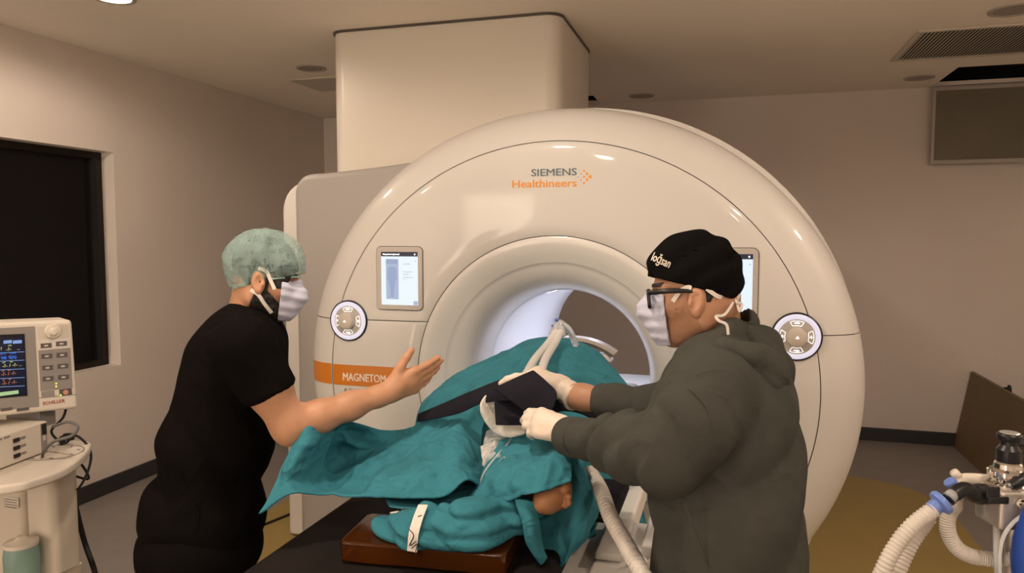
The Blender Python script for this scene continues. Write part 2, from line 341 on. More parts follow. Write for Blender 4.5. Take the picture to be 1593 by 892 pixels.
def rim(name, up):
    prof = [.9522, .975, 1.0, 1.02, 1.04, 1.055, 1.07, 1.08, 1.09, 1.10]
    na = 160; V = []; s_ = (ZS+(G if up else -G))
    for i in range(na):
        u = i/(na-1)
        for r in prof:
            a0 = math.asin(s_/r); a = a0+(math.pi-2*a0)*u if up else (math.pi-a0)+(math.pi+2*a0)*u
            V.append(pol(r, a))
        for d in (.05, .12):
            V.append(pol(1.10, a, d))
    n = len(prof)+2
    Fc = [(i*n+j, (i+1)*n+j, (i+1)*n+j+1, i*n+j+1) for i in range(na-1) for j in range(n-1)]
    return pd(name, V, Fc, WHITE, mri, True)
rim('upper_rim_cover', True); rim('lower_rim_cover', False)
# dark backing behind the seams
V, Fc = grid(lambda u, v: (XC+(.56+.52*v)*math.cos(2*math.pi*u)*wide(.56+.52*v), YM+yprof(min(.56+.52*v, 1.09))+.016, max(ZC+(.56+.52*v)*math.sin(2*math.pi*u), .012)), 120, 12, True); pd('seam_backing', V, Fc, SEAM, mri, True)
# funnel and bore
rs = [.581, .565, .55, .53, .51, .50, .49, .48, .477, .474, .46, .45, .44, .42, .40, .385, .37, .362, .355, .351]
FUN = mat('funnel_cover', (.68, .66, .63), .3, coat=.3)
def yf(r):
    return float(np.interp(r, [.35, .352, .358, .37, .39, .42, .45, .474, .477, .50, .53, .565, .575, .581], [.36, .27, .21, .155, .110, .078, .058, .046, .041, .028, .012, .002, .002, .008]))
V, Fc = grid(lambda u, v: (XC+np.interp(v*(len(rs)-1), range(len(rs)), rs)*math.cos(2*math.pi*u), YM+yf(np.interp(v*(len(rs)-1), range(len(rs)), rs)), ZC+np.interp(v*(len(rs)-1), range(len(rs)), rs)*math.sin(2*math.pi*u)), 160, len(rs), True, flip=True)
o = pd('bore_funnel', V, Fc, FUN, mri, True)
BORE = mat('bore_liner', (.80, .80, .82), .35)
YE = YM+1.62
V, Fc = grid(lambda u, v: (XC+.351*math.cos(2*math.pi*u), YM+.30+(YE-YM-.30)*v, ZC+.351*math.sin(2*math.pi*u)), 96, 24, True); pd('bore_tube', V, Fc, BORE, mri, True)
# bore lights: two glowing strips along the liner
LED = mat('bore_led', (.9, .9, 1), .4, emit=(.78, .82, 1.0), es=28)
for a0 in (72, 108):
    a = math.radians(a0); V, Fc = grid(lambda u, v: (XC+.3465*math.cos(a+(u-.5)*.09), YM+.40+1.05*v, ZC+.3465*math.sin(a+(u-.5)*.09)), 4, 12); pd('bore_light_strip', V, Fc, LED, mri, True)
# rear flare
V, Fc = grid(lambda u, v: (XC+(.351+.12*v**2)*math.cos(2*math.pi*u), YE+.14*v, ZC+(.351+.12*v**2)*math.sin(2*math.pi*u)), 96, 8, True); pd('rear_funnel', V, Fc, WHITE2, mri, True)
V, Fc = grid(lambda u, v: (XC+(.471+.66*v)*math.cos(2*math.pi*u), YE+.14-.05*v, max(ZC+(.471+.66*v)*math.sin(2*math.pi*u), .01)), 96, 6, True); pd('rear_cover', V, Fc, WHITE2, mri, True)
# bore couch rail inside the bore
mb = MB(); mb.box(XC-.24, XC+.24, YM+.20, YE+.05, ZC-.300, ZC-.262); mb.build('couch_track', WHITE2, mri, bevel=.006)
# body drum: lower half straightened into a tapering base
def drum(name, R, y0, y1, m, xb, seg=None):
    na = 120
    def P(u, v):
        a = 2*math.pi*u; x, z = R*math.cos(a), R*math.sin(a)*(.972 if math.sin(a) > 0 else 1)
        if z < 0:
            k = min(1, -z/ZC); x = math.copysign(max(abs(x), (R-(R-xb)*min(1, k*1.05)**1.3)), x) if abs(x) > .25 else x*1.0
        bev = .03
        yy, rr = [(y0+bev, 1), (y0+bev, 1)][0], 1
        return (XC+x*rr, y0+(y1-y0)*v, max(ZC+z*rr, .01))
    V, Fc = grid(P, na, 6, True, flip=True)
    V += [(XC, y0, ZC)]; c = len(V)-1
    Fc += [(c, i*6, ((i+1) % na)*6) for i in range(na)]
    # front disc needs the bore left open
    Fc = Fc[:na*5]
    inner = [(XC+.62*math.cos(2*math.pi*i/na), y0, ZC+.62*math.sin(2*math.pi*i/na)) for i in range(na)]
    b = len(V); V += inner
    Fc += [(b+i, b+(i+1) % na, ((i+1) % na)*6, i*6) for i in range(na)]
    return pd(name, V, Fc, m, mri, auto=40)
drum('neck_band', 1.075, YM+.20, YM+.60, GREYC, .78)
drum('rear_drum', 1.20, YM+.56, YM+.74, WHITE2, .94)
drum('rear_drum', 1.20, YM+.743, YM+1.68, WHITE2, .92)
# wide service shell on the left: grey front and white edge flange
SY = 3.42
sx = UY(437, 420, SY)[0]
def shell_outline(xl, ztop, rc):
    pts = [(xl, .01)]
    for k in range(9):
        a = math.pi-math.pi/2*k/8; pts.append((xl+rc+rc*math.cos(a), ztop-rc+rc*math.sin(a)))
    for t in np.linspace(.12, 1, 10):
        x = xl+rc+(XC-.72-xl-rc)*t; pts.append((x, ztop+.055*(t**1.3)))
    pts.append((XC-.72, .01)); return pts
zt = UY(470, 281, SY)[2]
M = Matrix(((1, 0, 0, 0), (0, 0, 1, 0), (0, 1, 0, 0), (0, 0, 0, 1)))
def shell(name, xl, ztop, rc, y0, y1, m, bevel):
    pts = shell_outline(xl, ztop, rc); mb = MB(); mb.prism(pts, y0, y1, M); o = mb.build(name, m, mri)
    o.data.flip_normals()
    b = o.modifiers.new('b', 'BEVEL'); b.width = bevel; b.segments = 4; b.limit_method = 'ANGLE'; b.angle_limit = math.radians(50)
    o.data.polygons.foreach_set('use_smooth', [True]*len(o.data.polygons)); o.data.set_sharp_from_angle(angle=math.radians(60)); return o
shell('side_shell', sx, zt, .16, SY+.02, 4.55, WHITE2, .02)
px_ = UY(459, 430, SY-.10); pz_ = UY(490, 270, SY-.10)
shell('side_panel', px_[0], pz_[2], .10, SY-.10, SY+.016, GREYC, .03)
# base skirt panels at right foot
for k, (z0, z1) in enumerate(((.012, .30), (.305, .72))):
    mb = MB(); x1 = XC+.93+.13*(z1-.0); x0 = XC+.93+.13*z0
    mb.add([(XC+.5, YM+.55, z0), (x0, YM+.55, z0), (x0, YM+.80, z0), (XC+.5, YM+.80, z0), (XC+.5, YM+.55, z1), (x1, YM+.55, z1), (x1, YM+.80, z1), (XC+.5, YM+.80, z1)], [(0,3,2,1),(4,5,6,7),(0,1,5,4),(1,2,6,5),(2,3,7,6),(3,0,4,7)]); mb.build('skirt_panel', WHITE2, mri, bevel=.004)
# ---- dials
RINGE = mat('dial_glow', (.25, .25, .28), .4, emit=(.86, .80, .96), es=.95)
ICON = mat('icon_glow', (1, 1, 1), .4, emit=(1, 1, 1), es=1.5)
DFACE = mat('dial_face', (.42, .39, .36), .35)
KNOB = mat('dial_knob', (.52, .46, .40), .35)
def dial(cx, cz):
    y = YM+yprof(abs(cx-XC))-.002; ax = (0, -1, 0); c = (cx, y, cz)
    base = MB().lathe(c, ax, [(.088, -.01), (.088, .004), (.084, .007), (.082, .004)], 56).build('dial', BLACK, mri, auto=40)
    MB().lathe(c, ax, [(.0815, .004), (.0815, .007), (.077, .0095), (.066, .0095), (.063, .0075), (.063, .004)], 56, caps=False).build('glow_ring', RINGE, base, auto=40)
    MB().lathe(c, ax, [(.063, .004), (.063, .008), (.060, .0085)], 56).build('dial_face', DFACE, base, auto=40)
    MB().lathe(c, ax, [(.035, .008), (.035, .028), (.033, .034), (.028, .037), (.006, .0375)], 48).build('knob', KNOB, base, auto=40)
    for k in range(4):          # four button outlines
        a = math.pi/2*k; pts = []
        for t in np.linspace(-.42, .42, 9): pts.append((.0575*math.cos(a+t), .0575*math.sin(a+t)))
        for t in np.linspace(.36, -.36, 9): pts.append((.0405*math.cos(a+t), .0405*math.sin(a+t)))
        pts.append(pts[0])
        mb = MB(); mb.tube([(cx+p[0], y-.0092, cz+p[1]) for p in pts], .0009, 6, caps=False)
        ci = (cx+.049*math.cos(a), cz+.049*math.sin(a))
        if k == 0: mb.box(ci[0]-.006, ci[0]+.006, y-.0096, y-.0086, ci[1]-.001, ci[1]+.001); mb.box(ci[0]-.001, ci[0]+.001, y-.0096, y-.0086, ci[1]-.006, ci[1]+.006)
        elif k == 2: mb.lathe((ci[0], y-.0086, ci[1]), ax, [(.0045, 0), (.0045, .001)], 14)
        elif k == 1: mb.box(ci[0]-.010, ci[0]+.010, y-.0096, y-.0086, ci[1]-.0016, ci[1]+.0016); mb.box(ci[0]-.005, ci[0]+.005, y-.0096, y-.0086, ci[1]+.002, ci[1]+.0042)
        else: mb.box(ci[0]-.010, ci[0]+.010, y-.0096, y-.0086, ci[1]-.0016, ci[1]+.0016); mb.box(ci[0]-.0015, ci[0]+.0085, y-.0096, y-.0086, ci[1]-.005, ci[1]-.003)
        mb.build('button_symbol', ICON, base)
    mb = MB(); mb.box(cx-.006, cx+.006, y-.0388, y-.0375, cz-.003, cz-.001); mb.lathe((cx, y-.0375, cz+.002), ax, [(.003, 0), (.003, .0013)], 12); mb.build('knob_symbol', ICON, base)
dial(XC-.898, 1.29); dial(XC+.898, 1.29)
# ---- touch screens
BEZ = mat('screen_bezel', (.46, .42, .385), .35)
SCR = mat('screen_white', (.0, .0, .0), .2, emit=(.83, .93, 1.0), es=1.35)
SCD = mat('screen_bar', (.01, .012, .02), .2, emit=(.02, .025, .045), es=1)
SCP = mat('screen_panel', (0, 0, 0), .3, emit=(.56, .66, .90), es=.95); SCF = mat('screen_figure', (0, 0, 0), .3, emit=(.43, .53, .80), es=.95)
SCT = mat('screen_text', (0, 0, 0), .3, emit=(.42, .47, .55), es=1)
MT = Matrix(((1, 0, 0, 0), (0, 0, -1, 0), (0, 1, 0, 0), (0, 0, 0, 1)))     # xy outline -> XZ facing -Y
def flat(name, pts, y, d, m, parent, ox, oz):
    mb = MB(); mb.prism([(px+ox, pz+oz) for px, pz in pts], -y, -y+d, MT); return mb.build(name, m, parent)
def wtext(name, body, size, x, y, z, m, parent, bold=0, align='LEFT', space=1.0, sx=1.0, ext=.0005):
    V, Fc = text_geo(body, size, bold, ext, align, space=space); V = [(x+v[0]*sx, y-v[2], z+v[1]) for v in V]; return pd(name, V, Fc, m, parent)
def screen(cx, cz, side):
    y = YM-.001; W, H = .104, .132
    bz = flat('screen_frame', rrect(-W, W, -H, H, .02), y, .006, BEZ, mri, cx, cz); b = bz.modifiers.new('b', 'BEVEL'); b.width = .003; b.segments = 3
    flat('shadow_gap', rrect(-W-.0025, W+.0025, -H-.0025, H+.0025, .022), y, .0012, SEAM, bz, cx, cz)
    sw, sh = .083, .111; cx += .002
    flat('display', rrect(-sw, sw, -sh, sh, .001), y, .0068, SCR, bz, cx, cz)
    flat('title_bar', rrect(-sw, sw, sh-.019, sh, .001), y, .0074, SCD, bz, cx, cz)
    flat('body_panel', rrect(-sw+.022, -.004, -sh+.024, sh-.03, .002), y, .0073, SCP, bz, cx, cz)
    flat('head_panel', rrect(-sw+.022, -.008, sh-.050, sh-.032, .002), y, .0076, SCF, bz, cx, cz)
    fig = [(0, .055), (.012, .055), (.02, .045), (.022, .0), (.016, -.004), (.012, -.02), (.008, -.06), (.010, -.072), (-.010, -.072), (-.008, -.06), (-.012, -.02), (-.016, -.004), (-.022, 0), (-.02, .045), (-.012, .055)]
    flat('figure_icon', fig[::-1], y, .0077, SCF, bz, cx-.033, cz-.006)
    flat('corner_button', rrect(sw-.020, sw-.001, -sh+.001, -sh+.018, .001), y, .0074, SCP, bz, cx, cz)
    wtext('title_text', 'No patient registered', .0085, cx-sw+.009, y-.0078, cz+sh-.0125, ICON, bz, .0003)
    flat('title_icon', rrect(sw-.016, sw-.010, sh-.013, sh-.007, .002), y, .0078, ICON, bz, cx, cz)
    for dz, s, tx in ((.058, .0085, '12:14 PM'), (.026, .0065, 'No registered or'), (.016, .0065, 'emergency'), (.003, .0065, 'No registered op'), (-.006, .0065, 'era')):
        wtext('screen_text', tx, s, cx+.016, y-.0076, cz+dz, SCT, bz)
    flat('screen_icon', [(0, 0), (.005, 0), (.0025, .004)], y, .0078, SCD, bz, cx+sw-.012, cz+.072)
    if side > 0:
        flat('screen_icon', [(.006*math.cos(t), .006*math.sin(t)) for t in np.linspace(0, 6, 12)], y, .0078, SCD, bz, cx+.045, cz-.088)
screen(XC-.658, 1.475, -1); screen(XC+.658, 1.475, 1)
# ---- logo
TEAL = mat('logo_petrol', (.10, .155, .165), .5); ORG = mat('logo_orange', (.72, .27, .02), .5)
yl = YM+.0008
def logo(body, pl, pr, m, bold):
    a = UY(*pl, yl); b = UY(*pr, yl); V, Fc = text_geo(body, 1, bold, .02)
    x0, x1 = min(v[0] for v in V), max(v[0] for v in V); cap = .72
    sx, sz = (b[0]-a[0])/(x1-x0), 0
    return V, Fc, a, sx, x0
for body, pl, pr, hpx, m, bold in (('SIEMENS', (826.5, 273.5), (897.5, 270.5), 11.2, TEAL, .020), ('Healthineers', (797, 291.5), (897.5, 289.5), 12.2, ORG, .020)):
    V, Fc, a, sx, x0 = logo(body, pl, pr, m, bold)
    sz = hpx/1143*2.88/.72
    pd('logo_lettering', [(a[0]+(v[0]-x0)*sx, yl-.0006-v[2]*.02, a[2]-.002+v[1]*sz) for v in V], Fc, m, mri)
for px, py, r in ((918, 275, 2.6), (913, 270.3, 2.1), (913, 279.8, 2.1), (908.6, 266, 1.6), (908.6, 275.4, 1.6), (908.6, 284.7, 1.6), (904, 270.8, 1.1), (904, 280, 1.1), (899.5, 275.7, .8)):
    p = UY(px, py, yl); MB().lathe(p+np.array((0, .001, 0)), (0, -1, 0), [(r/1143*2.88, 0), (r/1143*2.88, .0016)], 18).build('logo_dot', ORG if r > 1 else TEAL, mri)
# ---- orange band with name
ORB = mat('orange_band', (.56, .17, .006), .35, coat=.3)
bz0, bz1 = ZC-.062, ZC+.028
def band(r0f, r1f, n):
    def P(u, v):
        z = bz0+(bz1-bz0)*v; zr = z-ZC; r = r0f+(r1f-r0f)*u; x = -math.sqrt(r*r-zr*zr)*wide(r); return (XC+x, YM+yprof(r)-.0016, z)
    return grid(P, n, 3, flip=True)
V, Fc = band(.588, .9465, 16); pd('name_band', V, Fc, ORB, mri, True)
V, Fc = band(.955, 1.0995, 30); pd('name_band', V, Fc, ORB, mri, True)
CREAMT = mat('band_lettering', (.78, .70, .60), .5)
a = UY(534, 600, YM); V, Fc = text_geo('MAGNETOM', 1, .022, .02); x0, x1 = min(v[0] for v in V), max(v[0] for v in V)
b = UY(600.5, 600, YM); s = (b[0]-a[0])/(x1-x0)
pd('band_text', [(a[0]+(v[0]-x0)*s, YM+yprof(.8)-.003-v[2]*.01, ZC-.040+v[1]*.047) for v in V], Fc, CREAMT, mri)
V, Fc = text_geo('A BioMatrix System', 1, .0, .02); x0, x1 = min(v[0] for v in V), max(v[0] for v in V); a = UY(535, 614, YM); b = UY(600, 614, YM); s = (b[0]-a[0])/(x1-x0)*1.05
pd('band_text', [(a[0]+(v[0]-x0)*s, YM+yprof(.8)-.002-v[2]*.01, ZC-.092+v[1]*.026) for v in V], Fc, mat('small_print', (.06, .05, .045), .6), mri)
# ================================================================== SOFT-BODY SHAPE TOOLS
def nrm(v): v = np.asarray(v, float); return v/(np.linalg.norm(v)+1e-12)
class Sdf:
    """smooth union of round cones and ellipsoids"""
    def __init__(s): s.p = []
    def c(s, a, b, ra, rb=None, k=.02, op=1): s.p.append(('c', np.asarray(a, float), np.asarray(b, float), ra, ra if rb is None else rb, k, op)); return s
    def chain(s, pts, rs, k=.02, op=1):
        for i in range(len(pts)-1): s.c(pts[i], pts[i+1], rs[i], rs[i+1], k, op)
        return s
    def e(s, c, axes, r, k=.02, op=1): s.p.append(('e', np.asarray(c, float), np.asarray(axes, float), np.asarray(r, float), None, k, op)); return s
    def ext(s, o): s.p += o.p; return s
    def __call__(s, P):
        d = np.full(len(P), 9.0)
        for t, a, b, ra, rb, k, op in s.p:
            if t == 'c':
                ba = b-a; pa = P-a; h = np.clip(pa@ba/(ba@ba+1e-12), 0, 1); q = np.linalg.norm(pa-h[:, None]*ba, axis=1)-(ra+(rb-ra)*h)
            else:
                l = (P-a)@b.T; k0 = np.linalg.norm(l/ra, axis=1); k1 = np.linalg.norm(l/(ra*ra), axis=1)+1e-9; q = k0*(k0-1)/k1
                q = np.where(k0 < 1e-4, -ra.min(), q)
            if op > 0: h = np.maximum(k-np.abs(d-q), 0)/k; d = np.minimum(d, q)-h*h*k*.25
            else: h = np.maximum(k-np.abs(d+q), 0)/k; d = np.maximum(d, -q)+h*h*k*.25
        return d
def grad(fn, P, e=.002):
    g = np.stack([fn(P+e*np.eye(3)[i])-fn(P-e*np.eye(3)[i]) for i in range(3)], 1); return g/(np.linalg.norm(g, axis=1)[:, None]+1e-9)
CORN = np.array([(i, j, k) for i in (0, 1) for j in (0, 1) for k in (0, 1)])
EDG = [(a, b) for a in range(8) for b in range(a+1, 8) if np.abs(CORN[a]-CORN[b]).sum() == 1]
def isosurf(fn, lo, hi, h, B=8, margin=.012):
    lo = np.asarray(lo, float); hi = np.asarray(hi, float)
    nb = np.ceil((hi-lo)/(h*B)).astype(int); I = np.stack(np.meshgrid(*[np.arange(n) for n in nb], indexing='ij'), -1).reshape(-1, 3)
    d = fn(lo+(I+.5)*B*h); I = I[np.abs(d) < B*h*.87*1.15+margin]
    c = np.arange(B+1); L = np.stack(np.meshgrid(c, c, c, indexing='ij'), -1).reshape(-1, 3)
    NY, NZ = nb[1]*B+3, nb[2]*B+3
    keys, pos, sgn = [], [], []
    cc = np.arange(B); LC = np.stack(np.meshgrid(cc, cc, cc, indexing='ij'), -1).reshape(-1, 3)
    ci = [((LC[:, 0]+o[0])*(B+1)+(LC[:, 1]+o[1]))*(B+1)+LC[:, 2]+o[2] for o in CORN]
    for s in range(0, len(I), 96):
        Ib = I[s:s+96]; G_ = (Ib[:, None, :]*B+L[None]); v = fn((lo+G_*h).reshape(-1, 3)).reshape(len(Ib), -1)
        cv = np.stack([v[:, k] for k in ci], -1)           # nblk, B^3, 8
        neg = cv < 0; m = neg.any(-1) & ~neg.all(-1)
        bi, li = np.nonzero(m)
        if len(bi) == 0: continue
        vv = cv[bi, li]; g = Ib[bi]*B+LC[li]
        acc = np.zeros((len(bi), 3)); cnt = np.zeros(len(bi))
        for a, b in EDG:
            x = (vv[:, a] < 0) != (vv[:, b] < 0); t = np.where(x, vv[:, a]/(vv[:, a]-vv[:, b]+1e-20), 0)
            acc += np.where(x[:, None], CORN[a]+t[:, None]*(CORN[b]-CORN[a]), 0); cnt += x
        pos.append(lo+(g+acc/cnt[:, None])*h); keys.append((g[:, 0]*NY+g[:, 1])*NZ+g[:, 2]); sgn.append(vv[:, [0, 4, 2, 1]] < 0)
    keys = np.concatenate(keys); pos = np.concatenate(pos); sgn = np.concatenate(sgn)
    o = np.argsort(keys); keys, pos, sgn = keys[o], pos[o], sgn[o]
    st = (NY*NZ, NZ, 1); quads = []
    def find(k):
        i = np.searchsorted(keys, k); i = np.minimum(i, len(keys)-1); return i, keys[i] == k
    for ax in range(3):
        b, c_ = (ax+1) % 3, (ax+2) % 3; x = sgn[:, 0] != sgn[:, ax+1]; idx = np.nonzero(x)[0]; k0 = keys[idx]
        i1, m1 = find(k0-st[b]); i2, m2 = find(k0-st[b]-st[c_]); i3, m3 = find(k0-st[c_]); ok = m1 & m2 & m3
        q = np.stack([idx, i1, i2, i3], 1)[ok]; f = sgn[idx, 0][ok]; q[~f] = q[~f][:, ::-1]; quads.append(q)
    return pos, np.concatenate(quads)
def sdf_parts(name, pieces, m, parent=None):
    V, Fc, b = [], [], 0
    for fn, lo, hi, h in pieces:
        v, q = isosurf(fn, lo, hi, h); V.append(v); Fc.append(q+b); b += len(v)
    V = np.concatenate(V); Fc = np.concatenate(Fc)
    return np_mesh(name, V, Fc, m, parent)
def np_mesh(name, V, Fc, m, parent=None, smooth=True):
    me = bpy.data.meshes.new(name); V = np.asarray(V, np.float32); Fc = np.asarray(Fc, np.int32)
    me.vertices.add(len(V)); me.vertices.foreach_set('co', V.ravel()); n = Fc.shape[1]
    me.loops.add(Fc.size); me.loops.foreach_set('vertex_index', Fc.ravel()); me.polygons.add(len(Fc))
    me.polygons.foreach_set('loop_start', np.arange(0, Fc.size, n, dtype=np.int32)); me.update(calc_edges=True); me.validate()
    return link(name, me, m, parent, smooth)
def bounds(pts, pad): P = np.array(pts); return P.min(0)-pad, P.max(0)+pad
# value noise for folds and creases
_NT = RNG.random((32, 32, 32))
def noise(P, s):
    q = np.asarray(P)*s; i = np.floor(q).astype(int); f = q-i; f = f*f*(3-2*f); r = 0
    for a in (0, 1):
        for b in (0, 1):
            for c in (0, 1):
                r = r+np.where(a, f[:, 0], 1-f[:, 0])*np.where(b, f[:, 1], 1-f[:, 1])*np.where(c, f[:, 2], 1-f[:, 2])*_NT[(i[:, 0]+a) % 32, (i[:, 1]+b) % 32, (i[:, 2]+c) % 32]
    return r-.5
# cloth: control net -> fine grid -> position based relaxation with slack, supports and pins
def net(rows, nu, nv):
    R = [catmull(r, nu) for r in rows]; R = np.array(R); return np.stack([catmull(R[:, i], nv) for i in range(nu)], 1)   # nv, nu, 3
def cloth(X, slack=1.03, steps=60, iters=6, pin=None, hold=.02, support=None, gravity=.0006, thick=.006, jit=.002, bend=.35, floorz=None):
    X = X.copy(); X0 = X.copy(); nv, nu, _ = X.shape
    def sl(a, b, oy, ox):
        A = (slice(0, nv-oy), slice(0, nu-ox) if ox >= 0 else slice(-ox, nu)); B_ = (slice(oy, nv), slice(ox, nu) if ox >= 0 else slice(0, nu+ox)); return A, B_
    C = []
    for oy, ox, st in ((1, 0, 1), (0, 1, 1), (1, 1, .6), (1, -1, .6), (2, 0, bend), (0, 2, bend), (4, 0, bend*.6), (0, 4, bend*.6)):
        A, B_ = sl(0, 0, oy, ox); C.append((A, B_, np.linalg.norm(X[A]-X[B_], axis=-1)*slack, st))
    X += RNG.normal(0, jit, X.shape)
    V = np.zeros_like(X); pinm = np.zeros((nv, nu, 1)) if pin is None else pin[..., None].astype(float)
    deg = np.zeros((nv, nu, 1))
    for s in range(steps):
        V *= .9; V[..., 2] -= gravity; P = X; X = X+V
        for it in range(iters):
            for A, B_, L, st in C:
                d = X[B_]-X[A]; n = np.linalg.norm(d, axis=-1)+1e-9; c = (.5*.55*st*(n-L)/n)[..., None]*d
                X[A] += c; X[B_] -= c
            X += (X0-X)*(hold*(1-pinm)+pinm)
        if support is not None:
            Q = X.reshape(-1, 3); dd = support(Q); hit = dd < thick
            if hit.any(): Q[hit] += grad(support, Q[hit])*(thick-dd[hit])[:, None]
            X = Q.reshape(nv, nu, 3)
        if floorz is not None: X[..., 2] = np.maximum(X[..., 2], floorz)
        V = X-P
    return X
def crumple(X, amp, freq, stretch=(1, 1, 1), seed=0.0, edge=.06, fine=.35):
    nv, nu, _ = X.shape; N = np.cross(np.gradient(X, axis=1), np.gradient(X, axis=0)); N /= np.linalg.norm(N, axis=-1)[..., None]+1e-9
    if (N@np.array((0, -.6, .8))).mean() < 0: N = -N
    P = X.reshape(-1, 3)*np.asarray(stretch, float)+seed; P = P+.02*np.stack([noise(P+3, 14), noise(P+7, 14), noise(P+11, 14)], 1)
    rid = lambda s: np.clip(1-np.abs(noise(P, s))*5.0, -.6, 1)
    d = amp*(rid(freq)+fine*rid(freq*2.3))
    u, v = np.meshgrid(np.linspace(0, 1, nu), np.linspace(0, 1, nv)); m = np.clip(np.minimum(np.minimum(u, 1-u), np.minimum(v, 1-v))/edge, .25, 1)
    return X+N*(d.reshape(nv, nu)*m)[..., None]
def sheet(name, X, m, parent=None, thick=.0022, sub=1, flip=False):
    nv, nu, _ = X.shape; i = np.arange(nv*nu).reshape(nv, nu)
    Fc = np.stack([i[:-1, :-1], i[:-1, 1:], i[1:, 1:], i[1:, :-1]], -1).reshape(-1, 4)
    if flip: Fc = Fc[:, ::-1]
    o = np_mesh(name, X.reshape(-1, 3), Fc, m, parent)
    if thick: s = o.modifiers.new('t', 'SOLIDIFY'); s.thickness = thick; s.offset = 0
    if sub: s = o.modifiers.new('s', 'SUBSURF'); s.levels = sub; s.render_levels = sub
    return o
def ribbon(name, pts, nrms, w, t, m, parent, n=24):
    P = catmull(pts, n); N = catmull(nrms, n); T = np.gradient(P, axis=0); V = []
    for p, nn, tt in zip(P, N, T):
        nn = nrm(nn); b = nrm(np.cross(tt, nn)); V += [p-b*w/2-nn*t/2, p+b*w/2-nn*t/2, p+b*w/2+nn*t/2, p-b*w/2+nn*t/2]
    Fc = [(4*i+k, 4*i+(k+1) % 4, 4*i+4+(k+1) % 4, 4*i+4+k) for i in range(n-1) for k in range(4)]+[(3, 2, 1, 0), (4*n-4, 4*n-3, 4*n-2, 4*n-1)]
    o = pd(name, V, Fc, m, parent, auto=50); return o
def snap(fn, P, off):
    P = np.array(P, float)
    for _ in range(6): P = P-grad(fn, P)*(fn(P)-off)[:, None]*.9
    return P
# ================================================================== TABLE
TX = -.66
MATT = mat('black_mattress', (.016, .013, .012), .7, bump=.25, bscale=7, var=.15, vscale=10, spec=.12)
tb = thing('patient_table', 'white wheeled scanner table with black padded mattress', 'table', (TX, 1.9, 0))
mb = MB(); mb.prism(rrect(TX-.43, TX+.275, .95, 2.78, .08, 8), .785, .862); o = mb.build('mattress', MATT, tb, bevel=.022, seg=4)
mb = MB(); mb.prism(rrect(TX-.40, TX+.40, .98, 2.80, .06, 8), .70, .782); mb.build('table_top', WHITE2, tb, bevel=.012, seg=3)
# side rail box on the right with its small fittings
rx0, rx1 = TX+.265, TX+.475
mb = MB(); mb.box(rx0+.07, rx1, 1.40, 2.16, .735, .800); mb.build('side_box', WHITE2, tb, bevel=.012, seg=3)
mb = MB(); mb.box(rx0+.075, rx1-.06, 1.86, 2.12, .802, .822); mb.build('side_pad', WHITE, tb, bevel=.008, seg=3)
mb = MB(); mb.box(rx1-.02, rx1+.012, 1.92, 2.22, .795, .832); mb.build('hand_rail', WHITE, tb, bevel=.008, seg=3)
mb = MB(); mb.tube(catmull([(rx1-.03, 1.76, .803), (rx1-.02, 1.79, .828), (rx1-.035, 1.83, .828), (rx1-.045, 1.85, .803)], 12), .005, 8); mb.build('hook', FWM, tb, smooth=True)
mb = MB(); mb.box(TX-.475, TX-.335, 1.40, 2.16, .735, .790); mb.build('side_box', WHITE2, tb, bevel=.012, seg=3)
mb = MB(); mb.prism(rrect(TX-.22, TX+.22, 1.55, 2.62, .08, 8), .16, .70); mb.build('pedestal', WHITE2, tb, bevel=.01)
mb = MB(); mb.prism(rrect(TX-.30, TX+.30, 1.12, 2.70, .08, 8), .075, .16); mb.build('base', GREYC, tb, bevel=.01)
for x in (-.24, .24):
    for y in (1.22, 2.6): mb = MB(); mb.cyl((TX+x-.02, y, .04), (TX+x+.02, y, .04), .04, n=20); mb.build('wheel', BLACKM, tb, auto=40)

# ================================================================== PATIENT (under the drapes)
SKIN = mat('skin_tan', (.50, .26, .15), .5, sss=.0, bump=.05, bscale=90, var=.07, vscale=25)
SKINP = mat('skin_patient', (.40, .185, .085), .5, bump=.04, bscale=80, var=.06, vscale=20)
pat = thing('person', 'patient lying under teal drapes with one bare foot showing', 'person', (TX, 2.3, .862))
foot = U(852, 779, 1.78)
knL = U(492, 672, 1.99); knR = U(835, 705, 2.02)
EY = np.eye(3)
pb = Sdf()
pb.e((TX+.02, 3.02, 1.02), EY, (.075, .10, .095)); pb.c((TX+.02, 2.9, .98), (TX, 2.75, .98), .05, .06)
pb.e((TX, 2.62, 1.0), EY, (.19, .24, .115), k=.05); pb.e((TX, 2.36, .985), EY, (.17, .15, .11), k=.05)
pb.chain([(TX-.10, 2.32, .97), U(630, 745, 2.12), U(655, 800, 2.0), U(650, 818, 1.86)], [.085, .05, .042, .035], k=.03)
pb.chain([(TX+.09, 2.30, .98), knR+np.array((0, 0, -.06)), foot+np.array((-.0, .10, -.01)), foot+np.array((0, .02, 0))], [.08, .06, .042, .035], k=.03)
pb.chain([(TX-.2, 2.75, .98), (TX-.27, 2.5, .93), (TX-.2, 2.3, 1.0)], [.045, .04, .03], k=.03); pb.chain([(TX+.2, 2.75, .98), (TX+.27, 2.5, .93), (TX+.2, 2.3, 1.0)], [.045, .04, .03], k=.03)
